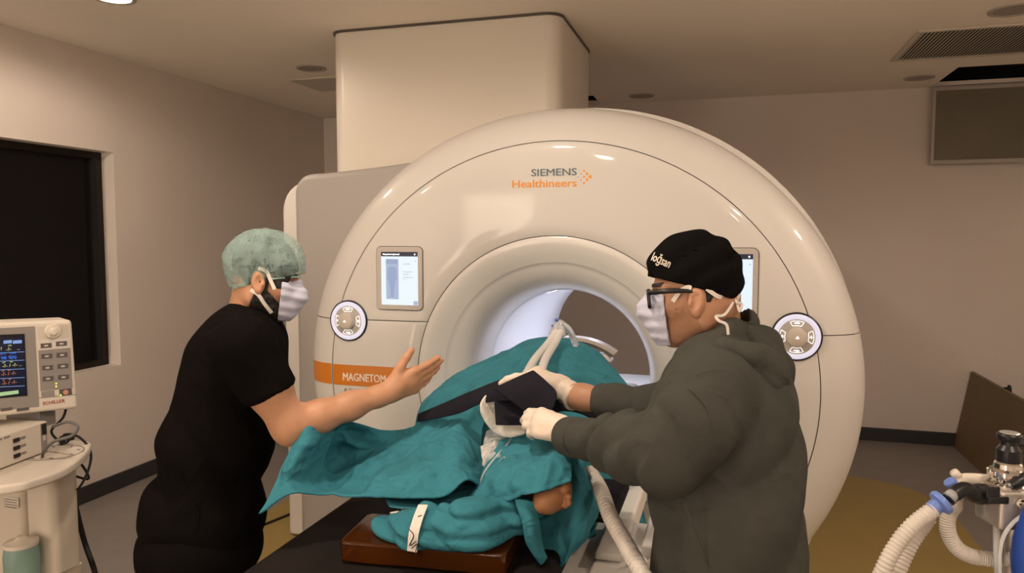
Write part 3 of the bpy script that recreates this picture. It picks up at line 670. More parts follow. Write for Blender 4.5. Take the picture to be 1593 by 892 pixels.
# bare foot, sole towards the camera
fx = nrm(U(885, 764, 1.78)-U(838, 788, 1.78)); fd = nrm(foot-CAM); fu = np.cross(fd, fx); fu = -fu if fu[2] < 0 else fu
pb.e(foot, (fx, fu, fd), (.040, .028, .04), k=.02); pb.e(foot+fx*.026+fu*.004, (fx, fu, fd), (.024, .022, .03), k=.012)
ft = Sdf()
for dx, dy, r in ((.048, .006, .0125), (.047, -.016, .008), (.040, -.029, .0075)): pb.c(foot+fx*(dx-.008)+fu*dy, foot+fx*(dx+.003)+fu*(dy+.002)-fd*.020, r, r*.95, k=.003)
v0, f0 = isosurf(pb, (TX-.55, 1.55, .84), (TX+.42, 3.18, 1.3), .0095)
body = np_mesh('body', v0, f0, SKINP, pat)
mb2 = isosurf(pb, foot-.10, foot+.10, .0035)
bm = bmesh.new(); bm.from_mesh(body.data)
bmesh.ops.delete(bm, geom=[v for v in bm.verts if all(abs(v.co[i]-foot[i]) < .092 for i in range(3))], context='VERTS'); bm.to_mesh(body.data); bm.free()
b = len(body.data.vertices); V = np.empty(b*3); body.data.vertices.foreach_get('co', V); V = V.reshape(-1, 3)
F0 = np.array([tuple(p.vertices) for p in body.data.polygons]); me_old = body.data
bpy.data.objects.remove(body); body = np_mesh('body', np.vstack([V, mb2[0]]), np.vstack([F0, mb2[1]+b]), SKINP, pat)
# ================================================================== DRAPES
CLOTH = mat('teal_drape', (.040, .20, .258), .85, bump=.10, bscale=900, var=.07, vscale=9, spec=.15, crease=.55, cscale=9)
CLOTHB = CLOTH
ts = Sdf()
ts.c((TX+.04, 2.98, 1.07), (TX+.03, 2.55, 1.07), .15, .17, k=.05); ts.e((TX+.02, 2.60, 1.0), EY, (.31, .42, .222), k=.08); ts.e((TX-.13, 2.45, .98), EY, (.24, .34, .17), k=.1)
def tablesd(P):
    q = np.abs(P-np.array((TX-.07, 1.9, .70)))-np.array((.35, .95, .16)); return np.linalg.norm(np.maximum(q, 0), axis=1)+np.minimum(q.max(1), 0)-.006
def supA(P): return np.minimum(ts(P), tablesd(P))
# upper drape: dropped on the covered torso
nx, ny = 92, 84
gx, gy = np.meshgrid(np.linspace(TX-.58, TX+.50, nx), np.linspace(2.93, 2.10, ny)); X = np.stack([gx, gy, np.full_like(gx, 1.30)], -1)
X[..., 2] -= np.maximum(0, np.abs(X[..., 0]-TX-.03)-.16)*1.1
X += (noise(X.reshape(-1, 3)*np.array((1, .45, 1)), 9).reshape(ny, nx, 1))*np.array((0, .02, .09))
pin = np.zeros((ny, nx)); 
XA = cloth(X, slack=1.06, steps=90, iters=6, hold=0, support=supA, gravity=.0012, jit=.003, bend=.12, floorz=.60)
e1_, e2_ = nrm((.75, .66, 0)), nrm((-.66, .75, 0))        # long folds run diagonally up the dome
XA = np.stack([XA@e1_, XA@e2_, XA[..., 2]], -1); XA = crumple(XA, .017, 11, (.38, 1.5, .6), .3, .02); XA = XA[..., :1]*e1_+XA[..., 1:2]*e2_+XA[..., 2:]*np.array((0, 0, 1.0))
oA = sheet('surgical_drape', XA, CLOTH); tag(oA, 'large teal drape over the patient torso at the bore', 'drape', 'teal surgical drapes')
# lower left drape with the raised corner
rowsB = [
 [U(472, 655, 1.95), U(486, 648, 1.97), U(540, 655, 2.05), U(600, 669, 2.12), U(640, 664, 2.18), U(680, 640, 2.22), U(718, 626, 2.24), U(752, 640, 2.26)],
 [U(452, 698, 1.91), U(478, 684, 1.91), U(530, 694, 2.10), U(592, 700, 2.12), U(640, 692, 2.11), U(682, 668, 2.14), U(715, 656, 2.15), U(750, 680, 2.17)],
 [U(434, 738, 1.88), U(468, 718, 1.88), U(522, 728, 2.08), U(585, 722, 2.02), U(640, 712, 2.02), U(684, 700, 2.03), U(716, 690, 2.04), U(751, 712, 2.08)],
 [U(418, 772, 1.85), U(460, 746, 1.86), U(518, 752, 1.99), U(580, 745, 1.90), U(640, 738, 1.90), U(686, 730, 1.91), U(718, 722, 1.93), U(753, 735, 1.99)],
 [U(402, 801, 1.83), U(452, 769, 1.83), U(515, 770, 1.88), U(580, 774, 1.85), U(645, 776, 1.83), U(692, 772, 1.83), U(728, 748, 1.84), U(756, 765, 1.90)]]
XB = net(rowsB, 96, 64)
uu, vv = np.meshgrid(np.linspace(0, 1, 96), np.linspace(0, 1, 64)); edge = (np.clip(uu/.12, 0, 1)*np.clip(np.minimum(vv, 1-vv)/.12, 0, 1))[..., None]
crB = (noise(XB.reshape(-1, 3), 9).reshape(64, 96, 1)*.016+noise(XB.reshape(-1, 3)*np.array((1.6, 1, .6)), 24).reshape(64, 96, 1)*.008)*edge
XB = XB+crB*np.array((0, -.8, .7))
pin = np.zeros((64, 96)); pin[-1, ::4] = .6; pin[0, ::4] = .6; pin[::3, 0] = .8; pin[-1, 0] = 1; pin[::4, ::8] = .25
XB = cloth(XB, slack=1.018, steps=26, iters=6, pin=pin, hold=.02, gravity=.0001, jit=.0006, bend=.2)
for c0_, ang, dp in ((.52, .10, .006), (.60, -.06, .006), (.70, .12, .005), (.43, -.1, .004)):      # pressed fold lines
    XB[..., 1] -= dp*np.exp(-((uu-c0_-ang*vv)/.012)**2)*np.clip(np.minimum(vv, .9-vv)/.1, 0, 1)
XB = crumple(XB, .011, 10, (1.3, .7, .8), .7, .10)
oB = sheet('surgical_drape', XB, CLOTH); tag(oB, 'teal drape with a raised corner reaching towards the man in black', 'drape', 'teal surgical drapes')
rowsI = [[U(600, 778, 1.88), U(650, 776, 1.92), U(700, 768, 1.95), U(740, 762, 1.95), U(775, 768, 1.90)], [U(602, 784, 1.86), U(650, 786, 1.87), U(700, 786, 1.88), U(740, 783, 1.88), U(776, 782, 1.86)], [U(606, 790, 1.84), U(655, 795, 1.82), U(705, 799, 1.815), U(742, 799, 1.815), U(774, 796, 1.82)]]
XI = net(rowsI, 60, 14); XI = XI+noise(XI.reshape(-1, 3), 22).reshape(14, 60, 1)*.012*np.array((0, -.5, 1)); oI = sheet('surgical_drape', XI, CLOTH); tag(oI, 'teal fold of drape lying in the shadowed opening above the bundle', 'drape', 'teal surgical drapes')
def hem(X, parent, w=5):
    H = X[-w:]; N = np.cross(np.gradient(H, axis=1), np.gradient(H, axis=0)); N /= np.linalg.norm(N, axis=-1)[..., None]+1e-9
    o = sheet('hem', H, CLOTH, parent, thick=.0065); return o
hem(XB, oB)
# right drape over the raised knee with the foot peeping out
rowsC = [
 [U(768, 690, 2.10), U(800, 672, 2.10), U(835, 664, 2.06), U(870, 672, 2.02), U(906, 692, 1.98)],
 [U(758, 715, 2.00), U(790, 698, 1.97), U(832, 690, 1.95), U(866, 694, 1.92), U(898, 704, 1.90)],
 [U(748, 742, 1.93), U(780, 722, 1.88), U(824, 712, 1.84), U(862, 706, 1.82), U(889, 710, 1.81)],
 [U(730, 775, 1.88), U(772, 750, 1.81), U(822, 736, 1.77), U(862, 728, 1.75), U(889, 729, 1.75)],
 [U(708, 806, 1.84), U(765, 786, 1.79), U(818, 770, 1.74), U(858, 757, 1.72), U(889, 746, 1.72)]]
XCc = net(rowsC, 64, 50); XCc = XCc+(noise(XCc.reshape(-1, 3), 18).reshape(50, 64, 1)*.012+noise(XCc.reshape(-1, 3), 40).reshape(50, 64, 1)*.004)*np.array((0, -.6, 1))
pin = np.zeros((50, 64)); pin[-1, ::5] = .5; pin[0, ::5] = .5; pin[::5, -1] = .4
XCc = cloth(XCc, slack=1.02, steps=28, pin=pin, hold=.018, gravity=.0002, jit=.0012, bend=.25)
XCc = crumple(XCc, .010, 13, (1.2, .7, .8), 1.9, .10)
oC = sheet('surgical_drape', XCc, CLOTH); tag(oC, 'teal drape tented over the bare foot with a stitched hem', 'drape', 'teal surgical drapes'); hem(XCc, oC, 4)
# drape hanging behind the foot
rowsE = [
 [U(798, 800, 1.90), U(850, 790, 1.90), U(893, 700, 1.92), U(912, 735, 1.93), U(932, 790, 1.97)],
 [U(812, 822, 1.885), U(858, 815, 1.87), U(898, 760, 1.85), U(916, 775, 1.87), U(930, 800, 1.93)],
 [U(826, 846, 1.86), U(862, 846, 1.845), U(896, 820, 1.82), U(910, 818, 1.85), U(922, 815, 1.90)],
 [U(842, 868, 1.845), U(866, 868, 1.83), U(886, 858, 1.81), U(896, 850, 1.84), U(905, 838, 1.88)],
 [U(853, 883, 1.84), U(868, 882, 1.825), U(878, 878, 1.81), U(884, 872, 1.83), U(890, 862, 1.86)]]
XE = net(rowsE, 46, 46); XE = XE+noise(XE.reshape(-1, 3), 20).reshape(46, 46, 1)*.016*np.array((.3, -1, 0))
XE = cloth(XE, slack=1.015, steps=24, hold=.02, gravity=.0001, jit=.001)
XE = crumple(XE, .012, 12, (1.5, 1, .5), 2.9, .08)
oE = sheet('surgical_drape', XE, CLOTH); tag(oE, 'teal drape hanging down behind the bare foot', 'drape', 'teal surgical drapes')
# narrow pointed tail hanging in front of the foot
rowsT = [[U(800, 775, 1.765), U(818, 778, 1.755), U(836, 782, 1.765)], [U(812, 812, 1.75), U(826, 815, 1.74), U(840, 816, 1.755)], [U(818, 845, 1.75), U(832, 846, 1.74), U(844, 846, 1.752)], [U(838, 876, 1.755), U(843, 880, 1.75), U(852, 868, 1.755)]]
XT = net(rowsT, 16, 26); oT = sheet('surgical_drape', XT+noise(XT.reshape(-1, 3), 30).reshape(26, 16, 1)*.010*np.array((0, -1, 0)), CLOTH); tag(oT, 'narrow pointed teal drape tail hanging below the bare foot', 'drape', 'teal surgical drapes')
# amber gel pad
AMB = mat('amber_gel', (.40, .12, .015), .12, trans=.9, ior=1.42, bump=.03, bscale=20)
gc = UZ(672, 846, .89); gy_ = nrm((.995, .09, 0)); gn = np.array((-gy_[1], gy_[0], 0))
gel = thing('gel_pad', 'amber translucent gel pad under the teal bundle on mattress', 'pad', (gc[0], gc[1], .868))
def gbox(c, hx, hy, z0, z1, r, m, nm):
    pts = rrect(-hx, hx, -hy, hy, r, 6); Mx = Matrix(((gy_[0], gn[0], 0, c[0]), (gy_[1], gn[1], 0, c[1]), (0, 0, 1, 0), (0, 0, 0, 1)))
    mb = MB(); mb.prism(pts, z0, z1, Mx); return mb.build(nm, m, gel, bevel=.006, seg=3)
gbox(gc, -.0+.205, .095, .868, .918, .02, AMB, 'pad'); gbox(gc, .198, .088, .8665, .8685, .03, mat('gel_base', (.10, .035, .008), .4), 'base_film')
# wrapped teal bundle with tape
wb = thing('wrapped_bundle', 'rolled teal bundle with a handwritten white tape strip', 'bundle', U(695, 850, 1.77))
bs = Sdf(); A0, A1, A2, A3 = U(602, 834, 1.83), U(660, 830, 1.77), U(735, 823, 1.75), U(815, 800, 1.83)
bs.chain([A0, A1, A2, A3], [.046, .058, .062, .045], k=.03)
bdir = nrm(A2-A1)
def bundle(P):
    t = (P-A1)@bdir; ang = (P-A1)@np.array((0, 0, 1.0)); d = bs(P)
    cq = lambda x: 2*np.abs(np.sin(.5*x))-1.2
    return d-.005*cq(t*70+ang*60+9*noise(P, 10))-.010*noise(P, 22)-.006*cq(ang*150+t*25+7*noise(P, 8))
v, f = isosurf(lambda P: np.maximum(bundle(P), .919-P[:, 2]), *bounds([A0, A1, A2, A3], .10), .0042); np_mesh('wrap', v, f, CLOTH, wb)
TAPE = mat('tape', (.72, .68, .62), .6)
tp = snap(bs, [U(660, 796, 1.75), U(655, 808, 1.73), U(651, 820, 1.72), U(649, 832, 1.72), U(650, 845, 1.73)], .0135); ribbon('tape', tp, grad(bs, tp), .024, .0015, TAPE, wb, 12)
INK = mat('ink', (.03, .02, .02), .6)
for s in ([(646, 826), (652, 832), (648, 840), (655, 836)], [(650, 842), (656, 838), (652, 848)], [(654, 812), (659, 810)]):
    q = snap(bs, [U(px, py, 1.73) for px, py in s], .0148); MB().tube(catmull(q, 10), .0012, 5).build('handwriting', INK, wb)
st = snap(bundle, [U(595, 775, 1.82), U(604, 788, 1.80), U(617, 796, 1.79)], .004); ribbon('tie_string', st, grad(bs, st), .004, .0015, TAPE, wb, 12)
# ================================================================== STRAP, GAUZE, TUBES
NAVY = mat('navy_strap', (.016, .015, .022), .85, bump=.15, bscale=500, spec=.1)
stp = thing('coil_strap', 'folded dark navy fabric strap held in gloved hands', 'strap', U(800, 640, 2.0))
def strip(name, rows, nu, nv, m, parent, th=.006, amp=.003): 
    X = net(rows, nu, nv); X = X+noise(X.reshape(-1, 3), 16).reshape(nv, nu, 1)*amp*2*np.array((0, -1, .6)); return sheet(name, X, m, parent, thick=th)
strip('left_band', [[U(650, 645, 2.21), U(690, 628, 2.16), U(735, 608, 2.10), U(775, 592, 2.03), U(828, 578, 1.98)], [U(649, 651, 2.19), U(695, 638, 2.13), U(742, 620, 2.06), U(785, 608, 1.99), U(845, 592, 1.95)], [U(648, 657, 2.18), U(708, 646, 2.11), U(750, 628, 2.04), U(800, 622, 1.97), U(861, 609, 1.93)]], 40, 14, NAVY, stp)
strip('folded_flap', [[U(766, 604, 1.96), U(798, 590, 1.945), U(830, 576, 1.93)], [U(792, 622, 1.93), U(822, 606, 1.91), U(850, 593, 1.905)], [U(818, 642, 1.91), U(844, 626, 1.89), U(866, 611, 1.89)], [U(840, 658, 1.87), U(852, 646, 1.87), U(862, 634, 1.875)]], 22, 22, NAVY, stp, .007)
strip('lower_flap', [[U(768, 603, 2.02), U(800, 612, 2.03), U(850, 625, 2.02)], [U(769, 632, 2.0), U(805, 638, 2.0), U(846, 645, 1.99)], [U(771, 662, 1.98), U(805, 662, 1.975), U(842, 660, 1.965)]], 20, 20, NAVY, stp, .007, .0015)
strip('right_band', [[U(846, 632, 2.0), U(872, 614, 2.04), U(905, 625, 2.10), U(935, 640, 2.15), U(960, 660, 2.17)], [U(848, 650, 1.97), U(875, 640, 2.0), U(905, 645, 2.06), U(925, 655, 2.11), U(950, 668, 2.14)]], 30, 8, NAVY, stp)
GAUZE = mat('white_gauze', (.74, .70, .64), .85, bump=.3, bscale=120)
rowsG = [[U(770, 600, 2.03), U(790, 612, 2.05), U(815, 630, 2.06), U(835, 650, 2.05)], [U(752, 618, 2.03), U(770, 635, 2.045), U(795, 650, 2.05), U(825, 665, 2.03)], [U(747, 632, 2.02), U(760, 652, 2.03), U(785, 670, 2.03), U(820, 672, 2.01)], [U(752, 648, 2.03), U(766, 670, 2.035), U(790, 680, 2.03), U(815, 676, 2.015)]]
XG = net(rowsG, 34, 30); XG = XG+noise(XG.reshape(-1, 3), 30).reshape(30, 34, 1)*.012*np.array((0, -1, .4)); tag(sheet('gauze_pad', XG, GAUZE, thick=.008), 'crumpled white gauze pad tucked under the navy strap', 'gauze')
# crumpled clear plastic and white swab between the legs
CLEAR = mat('clear_plastic', (.85, .85, .84), .08, alpha=.32)
rowsP = [[U(758, 672, 2.13), U(785, 668, 2.13), U(812, 672, 2.12)], [U(752, 690, 2.07), U(782, 688, 2.05), U(806, 690, 2.05)], [U(750, 706, 2.01), U(776, 704, 1.98), U(798, 704, 1.99)], [U(750, 722, 1.95), U(768, 722, 1.93), U(786, 718, 1.93)]]
XP = net(rowsP, 40, 40); XP = XP+(noise(XP.reshape(-1, 3), 38).reshape(40, 40, 1)*.030+noise(XP.reshape(-1, 3), 80).reshape(40, 40, 1)*.012)*np.array((.2, -.6, 1)); tag(sheet('plastic_bag', XP, CLEAR, thick=.0008), 'crumpled clear plastic bag between the draped legs', 'bag')
rowsW = [[U(748, 696, 2.08), U(770, 688, 2.10), U(800, 680, 2.12)], [U(750, 712, 2.04), U(768, 706, 2.05), U(790, 700, 2.07)], [U(752, 722, 2.0), U(766, 720, 2.0), U(780, 712, 2.02)]]
XW = net(rowsW, 24, 20); tag(sheet('gauze_swab', XW+noise(XW.reshape(-1, 3), 50).reshape(20, 24, 1)*.014*np.array((0, -1, .6)), GAUZE, thick=.006), 'small white swab under the clear plastic bag', 'gauze')
lt = MB().tube(catmull([U(800, 672, 2.09), U(790, 690, 2.0), U(768, 715, 1.93), U(752, 738, 1.90), U(747, 760, 1.87), U(745, 790, 1.85)], 30), .0026, 8).build('drip_line', CLEAR, smooth=True); tag(lt, 'thin clear drip line running over the drapes', 'tube')
# breathing circuit at the bore
TUBE = mat('milky_tube', (.78, .76, .74), .3, trans=.25, ior=1.2)
bc = thing('breathing_circuit', 'white twin breathing hoses with clear connector at the bore', 'breathing tube', U(868, 540, 2.62))
BD = 2.62
for off in (0, 1):
    pts = [U(866+off*6, 516, BD), U(852+off*10, 536, BD-.06), U(832+off*16, 560, BD-.22), U(815+off*24, 590, BD-.42)]
    MB().tube(catmull(pts, 40), [.0135+.0008*(i % 2) for i in range(40)], 14).build('hose', TUBE, bc, smooth=True)
CLR2 = mat('clear_connector', (.86, .88, .90), .12, trans=.6, ior=1.2)
mb = MB(); mb.tube(catmull([U(860, 522, BD), U(868, 508, BD+.01), U(872, 500, BD+.02)], 8), [.014, .017, .017, .016, .015, .014, .013, .012], 14); mb.tube([U(876, 524, BD), U(870, 508, BD+.01)], [.014, .015], 14); mb.build('y_piece', CLR2, bc, smooth=True)
MB().tube(catmull([U(871, 502, BD+.02), U(882, 510, BD+.03), U(890, 522, BD+.05), U(896, 538, BD+.07)], 16), [.012, .012, .012, .0115, .012, .0125, .013, .013, .012, .012, .0115, .012, .0122, .0125, .0125, .0125], 12).build('elbow', CLR2, bc, smooth=True)
BLUEP = mat('blue_plastic', (.08, .15, .45), .4)
MB().lathe(U(866, 498, BD+.01), Rv*.6+Uv, [(.006, -.006), (.008, 0), (.006, .006)], 12).build('blue_cap', BLUEP, bc, smooth=True); MB().lathe(U(859, 507, BD), Rv, [(.003, -.003), (.005, 0), (.003, .003)], 10).build('blue_cap', BLUEP, bc, smooth=True)
MB().tube(catmull([U(890, 520, BD+.05), U(896, 526, BD+.04), U(892, 534, BD+.06)], 8), .002, 6).build('sample_line', CLR2, bc, smooth=True)
# curved head coil plate and white pad
hc = thing('head_coil', 'beige curved coil plate rising behind the teal drape', 'coil', (XC+.06, 2.96, 1.1))
def arcplate(name, y0, y1, r0, r1, a0, a1, m, cx, cz):
    na = 40; V = []
    for i in range(na):
        a = math.radians(a0+(a1-a0)*i/(na-1))
        for r, y in ((r0, y0), (r1, y0), (r1, y1), (r0, y1)): V.append((cx+r*math.cos(a)*1.15, y, cz+r*math.sin(a)))
    Fc = [(4*i+k, 4*i+(k+1) % 4, 4*i+4+(k+1) % 4, 4*i+4+k) for i in range(na-1) for k in range(4)]+[(3, 2, 1, 0), (4*na-4, 4*na-3, 4*na-2, 4*na-1)]
    return pd(name, V, Fc, m, hc, auto=40)
arcplate('coil_shell', 2.92, 2.98, .226, .240, 50, 100, mat('coil_plastic', (.55, .49, .44), .4), XC+.055, 1.0)
arcplate('coil_lining', 2.925, 2.975, .214, .2255, 50, 100, mat('coil_foam', (.12, .12, .12), .8), XC+.055, 1.0)
mb = MB(); p0 = U(936, 556, 2.98); mb.obox(p0, Rv*.035, Uv*.016-Rv*.012, (0, .04, 0)); mb.build('white_pad', WHITE2, hc, bevel=.008)
for z in (.845,):
    mb = MB(); mb.box(XC-.2, XC+.3, 2.94, 3.16, .812, 1.02); mb.build('coil_base', mat('coil_base', (.3, .28, .26), .5), hc, bevel=.02)
# big corrugated hose in front of table
def corr(name, pts, r, m, n, label=None, parent=None, cat='hose', amp=.16):
    P = catmull(pts, n*4)  # even spacing below
    L_ = np.concatenate([[0], np.cumsum(np.linalg.norm(np.diff(P, axis=0), axis=1))]); tt = np.linspace(0, L_[-1], n*4); P = np.stack([np.interp(tt, L_, P[:, i]) for i in range(3)], 1); rr = r*(1+amp*np.sin(np.arange(n*4)*math.pi/2)); mb = MB().tube(P, rr, 16); o = mb.build(name, m, parent, smooth=True)
    if label: tag(o, label, cat)
    return o
HOSE = mat('hose_plastic', (.62, .58, .53), .4)
corr('breathing_hose', [U(918, 735, 1.98), U(934, 762, 1.86), U(950, 805, 1.74), U(975, 850, 1.62), U(1000, 896, 1.52), U(1030, 960, 1.45), U(1060, 1050, 1.42)], .0160, HOSE, 50, 'pale corrugated hose hanging beside the table rail', cat='hose', amp=.24)

NP = UZ(925, 805, .862)
np_ = thing('foam_pad', 'dark navy foam pad beside the hose on the table edge', 'pad', NP)
mb = MB(); mb.box(NP[0]-.075, NP[0]+.07, NP[1]-.06, NP[1]+.22, .868, .905); mb.build('foam', NAVY, np_, bevel=.012, seg=3)
mb = MB(); mb.box(NP[0]-.0745, NP[0]+.0695, NP[1]-.062, NP[1]-.0595, .884, .889); mb.build('seam', BLACK, np_)
# ================================================================== PEOPLE
def head_sdf(H, f, u, s, ear_f=-.004, ear_u=-.022):
    P = lambda a, b, c=0: H+f*a+u*b+s*c
    A = np.array((f, u, s)); h = Sdf()
    h.e(P(-.005, .032), A, (.095, .090, .075), k=.02); h.e(P(.030, -.035), A, (.062, .085, .060), k=.03)
    h.c(P(.068, -.098), P(.060, -.085), .022, .03, k=.03)
    for q in (1, -1):
        h.c(P(.060, -.100, .012*q), P(-.008, -.068, .052*q), .022, .020, k=.025); h.c(P(-.008, -.068, .052*q), P(-.012, -.02, .058*q), .02, .02, k=.03)
        h.e(P(.058, -.030, .040*q), A, (.028, .025, .022), k=.02); h.c(P(.086, .016, .012*q), P(.072, .014, .045*q), .011, .012, k=.014)
        h.e(P(.096, -.006, .030*q), A, (.014, .013, .017), k=.016, op=-1)
    h.c(P(.092, .004), P(.116, -.036), .008, .012, k=.012)
    for q in (1, -1): h.e(P(.107, -.040, .011*q), A, (.010, .008, .009), k=.008)
    h.c(P(.092, -.066, .016), P(.092, -.066, -.016), .008, k=.008); h.c(P(.089, -.078, .012), P(.089, -.078, -.012), .009, k=.008)
    return h, P
def add_ears(h, P, f, u, s, ef=-.004, eu=-.022):
    for q in (1, -1):
        ax = np.array((nrm(f*.96+u*.22), nrm(u*.96-f*.22), s)); sd = s*q; c = P(ef-.008, eu, .081*q)
        e1 = nrm(f*.94+s*q*-.28+u*.2); e3 = np.cross(e1, ax[1]); e3 = nrm(e3)*np.sign(e3@(s*q)+1e-9)
        h.e(c, np.array((e1, ax[1], e3)), (.019, .033, .011), k=.008)
        h.e(c+s*q*.010+f*.003+u*.004, np.array((e1, ax[1], e3)), (.0115, .021, .009), k=.005, op=-1)
        h.e(c+f*.013-u*.004+s*q*.004, np.array((e1, ax[1], e3)), (.005, .008, .006), k=.005)
        h.e(c-u*.027+f*.004, np.array((e1, ax[1], e3)), (.009, .009, .007), k=.006)
def hand(W, d, n, t, curls, size=1.0, thumb=(.6, .7, .25), tcurl=.3, k=.010, spread=.06, fat=1.0):
    """right-angled frame: d along fingers, n out of the palm, t to the thumb side"""
    d = nrm(d); n = nrm(np.asarray(n)-d*(np.asarray(n)@d)); t = nrm(np.asarray(t)-d*(np.asarray(t)@d)-n*(np.asarray(t)@n)); h = Sdf(); z = size
    offs = (.030, .011, -.009, -.027); L = ((.044, .026, .021), (.049, .030, .022), (.045, .028, .021), (.034, .020, .018)); mc = (.088, .091, .086, .078)
    for i in range(4):
        base = W+d*mc[i]*z+t*offs[i]*z
        h.c(W+d*.012*z+t*offs[i]*.55*z, base, .0155*z*fat, .0122*z*fat, k=.014)
    h.c(W+d*.03*z+t*.012*z, W+d*.07*z, .019*z*fat, .015*z*fat, k=.015)
    h.c(W-d*.03*z, W+d*.015*z, .024*z*fat, .022*z*fat, k=.02)
    for i in range(4):
        p = W+d*mc[i]*z+t*offs[i]*z; a = 0; dd0 = nrm(d+t*spread*(1.2-.8*i))
        for j in range(3):
            a += curls[i]*(1.0, 1.15, .7)[j]; v = dd0*math.cos(a)+n*math.sin(a); q = p+v*L[i][j]*z
            r0, r1 = (.0098, .0088, .0080, .0070)[j]*z*fat*(.88 if i == 3 else 1), (.0088, .0080, .0070)[j]*z*fat*(.88 if i == 3 else 1)
            h.c(p, q, r0, r1, k=.0045 if j else .008); p = q
    p = W+d*.022*z+t*.020*z+n*.006*z; v = nrm(d*thumb[0]+t*thumb[1]+n*thumb[2])
    for j, (l, r0, r1) in enumerate(((.046, .0155, .0125), (.034, .0122, .0105), (.026, .0105, .0085))):
        q = p+v*l*z; h.c(p, q, r0*z*fat, r1*z*fat, k=.012 if j == 0 else .005); p = q; v = nrm(v*math.cos(tcurl)+nrm(d*.8-t*.4+n*.2)*math.sin(tcurl))
    return h
def hb(P_, a0, a1, b0, b1, c, pad=.01): return bounds([P_(a, b, cc) for a in (a0, a1) for b in (b0, b1) for cc in (c, -c)], pad)
def smin(a, b, k): h = np.maximum(k-np.abs(a-b), 0)/k; return np.minimum(a, b)-h*h*k*.25
def folds(P, axis, freq, amp, warp=6, ns=7): return amp*np.sin((P@nrm(axis))*freq+warp*noise(P, ns))
def cr(x): return 2*np.abs(np.sin(.5*x))-1.2
def legs(name, hip, sideV, fwd, m, parent, hz, feet):
    s = Sdf()
    for q, ftp in zip((1, -1), feet):
        a = np.asarray(hip)+sideV*.09*q; kn = (a+ftp)/2+fwd*.03; kn[2] = .48; an = np.array((ftp[0], ftp[1], .10)); s.chain([a, kn, an], [.105, .072, .058], k=.04)
    s.e(hip, EY, (.17, .17, .13), k=.06)
    fn = lambda P: np.maximum(s(P)-.008*noise(P, 12), P[:, 2]-hz)
    lo, hi = bounds([hip, *[np.array((f[0], f[1], .03)) for f in feet]], .22); hi[2] = hz+.03; return sdf_parts(name, [(fn, lo, hi, .012)], m, parent)
def shoes(feet, fwd, parent, m):
    for ftp in feet:
        c = np.array((ftp[0], ftp[1], 0)); s = Sdf(); sd = np.cross(fwd, (0, 0, 1)); s.e(c+fwd*.07+np.array((0, 0, .035)), (fwd, sd, (0, 0, 1)), (.15, .05, .04), k=.02); s.c(c-fwd*.02+np.array((0, 0, .05)), c+np.array((0, 0, .09)), .045, .04, k=.03)
        fn = lambda P: np.maximum(s(P), .002-P[:, 2]); sdf_parts('shoe', [(fn, c-np.array((.25, .25, .01)), c+np.array((.25, .25, .16)), .008)], m, parent)
MASKM = mat('mask_fabric', (.52, .54, .68), .7, bump=.15, bscale=300)
MASKW = mat('mask_ties', (.72, .67, .62), .7)
HAIR = mat('dark_hair', (.012, .009, .007), .6, bump=.6, bscale=260, stretch=(1, 1, .3))
EYEW = mat('eye_white', (.75, .72, .68), .2); EYEI = mat('eye_dark', (.02, .012, .008), .15)
# ------------------------------------------------------------------ man in black scrubs
fL = nrm(Rv*.97-Uv*.20+Fv*.10); uL = nrm(np.cross(np.cross(fL, Uv), fL)); sL = np.cross(fL, uL); sL = sL if sL@Fv < 0 else -sL
HL = U(412, 430, 2.08); SL = .92
UL = lambda *a: HL+(U(*a)-HL)/SL
feetL = [np.array((-1.62, 1.55, 0)), np.array((-1.50, 1.98, 0))]
pl = thing('person', 'man in black scrubs and green bouffant cap reaching over patient', 'person', (-1.55, 1.78, 0))
hL, PL = head_sdf(HL, fL, uL, sL); hL0 = Sdf(); hL0.p = list(hL.p)
add_ears(hL, PL, fL, uL, sL, .012, -.020)
nbL = U(386, 512, 2.10)
hL.chain([PL(-.030, -.045), UL(390, 482, 2.09), HL+(nbL-HL)/SL], [.056, .056, .075], k=.03)
SN, SF_ = U(380, 540, 1.91), U(398, 528, 2.26)
elL, wrL = U(452, 664, 1.95), U(598, 613, 2.09)
arm = Sdf(); arm.chain([SN, U(418, 605, 1.93), elL], [.066, .055, .047], k=.03)
wd = nrm(wrL-elL)
arm.chain([elL, elL+wd*.08, elL+wd*.17, wrL], [.044, .042, .036, .028], k=.03)
hd = hand(wrL+wd*.012, nrm(Rv*.80+Uv*.33+Fv*.42), Fv*.85+Uv*.35-Rv*.3, Uv*.9-Rv*.35, (.10, .14, .18, .22), 1.0, (.68, .66, .10), .12, spread=.0, fat=1.16)
arm.ext(hd)
spL = nrm(U(388, 495, 2.08)-U(312, 800, 2.08)); ftL = nrm(Rv-spL*(Rv@spL)); sdL = np.cross(spL, ftL); AX = (ftL, spL, sdL)
tor = Sdf(); tor.e(U(368, 570, 2.08), AX, (.115, .19, .17), k=.05); tor.e(U(335, 690, 2.08), AX, (.12, .18, .16), k=.06); tor.e(U(315, 800, 2.08), AX, (.14, .15, .165), k=.06); tor.c(SN, SF_, .06, .06, k=.05)
farm = Sdf(); farm.chain([SF_, U(425, 625, 2.36), U(500, 700, 2.28)], [.055, .045, .03], k=.02); farm.ext(hand(U(505, 703, 2.27), Rv*.8-Uv*.4, -Uv, Fv, (.3, .3, .35, .4), 1.0))
hLs = lambda P: SL*hL(HL+(P-HL)/SL)
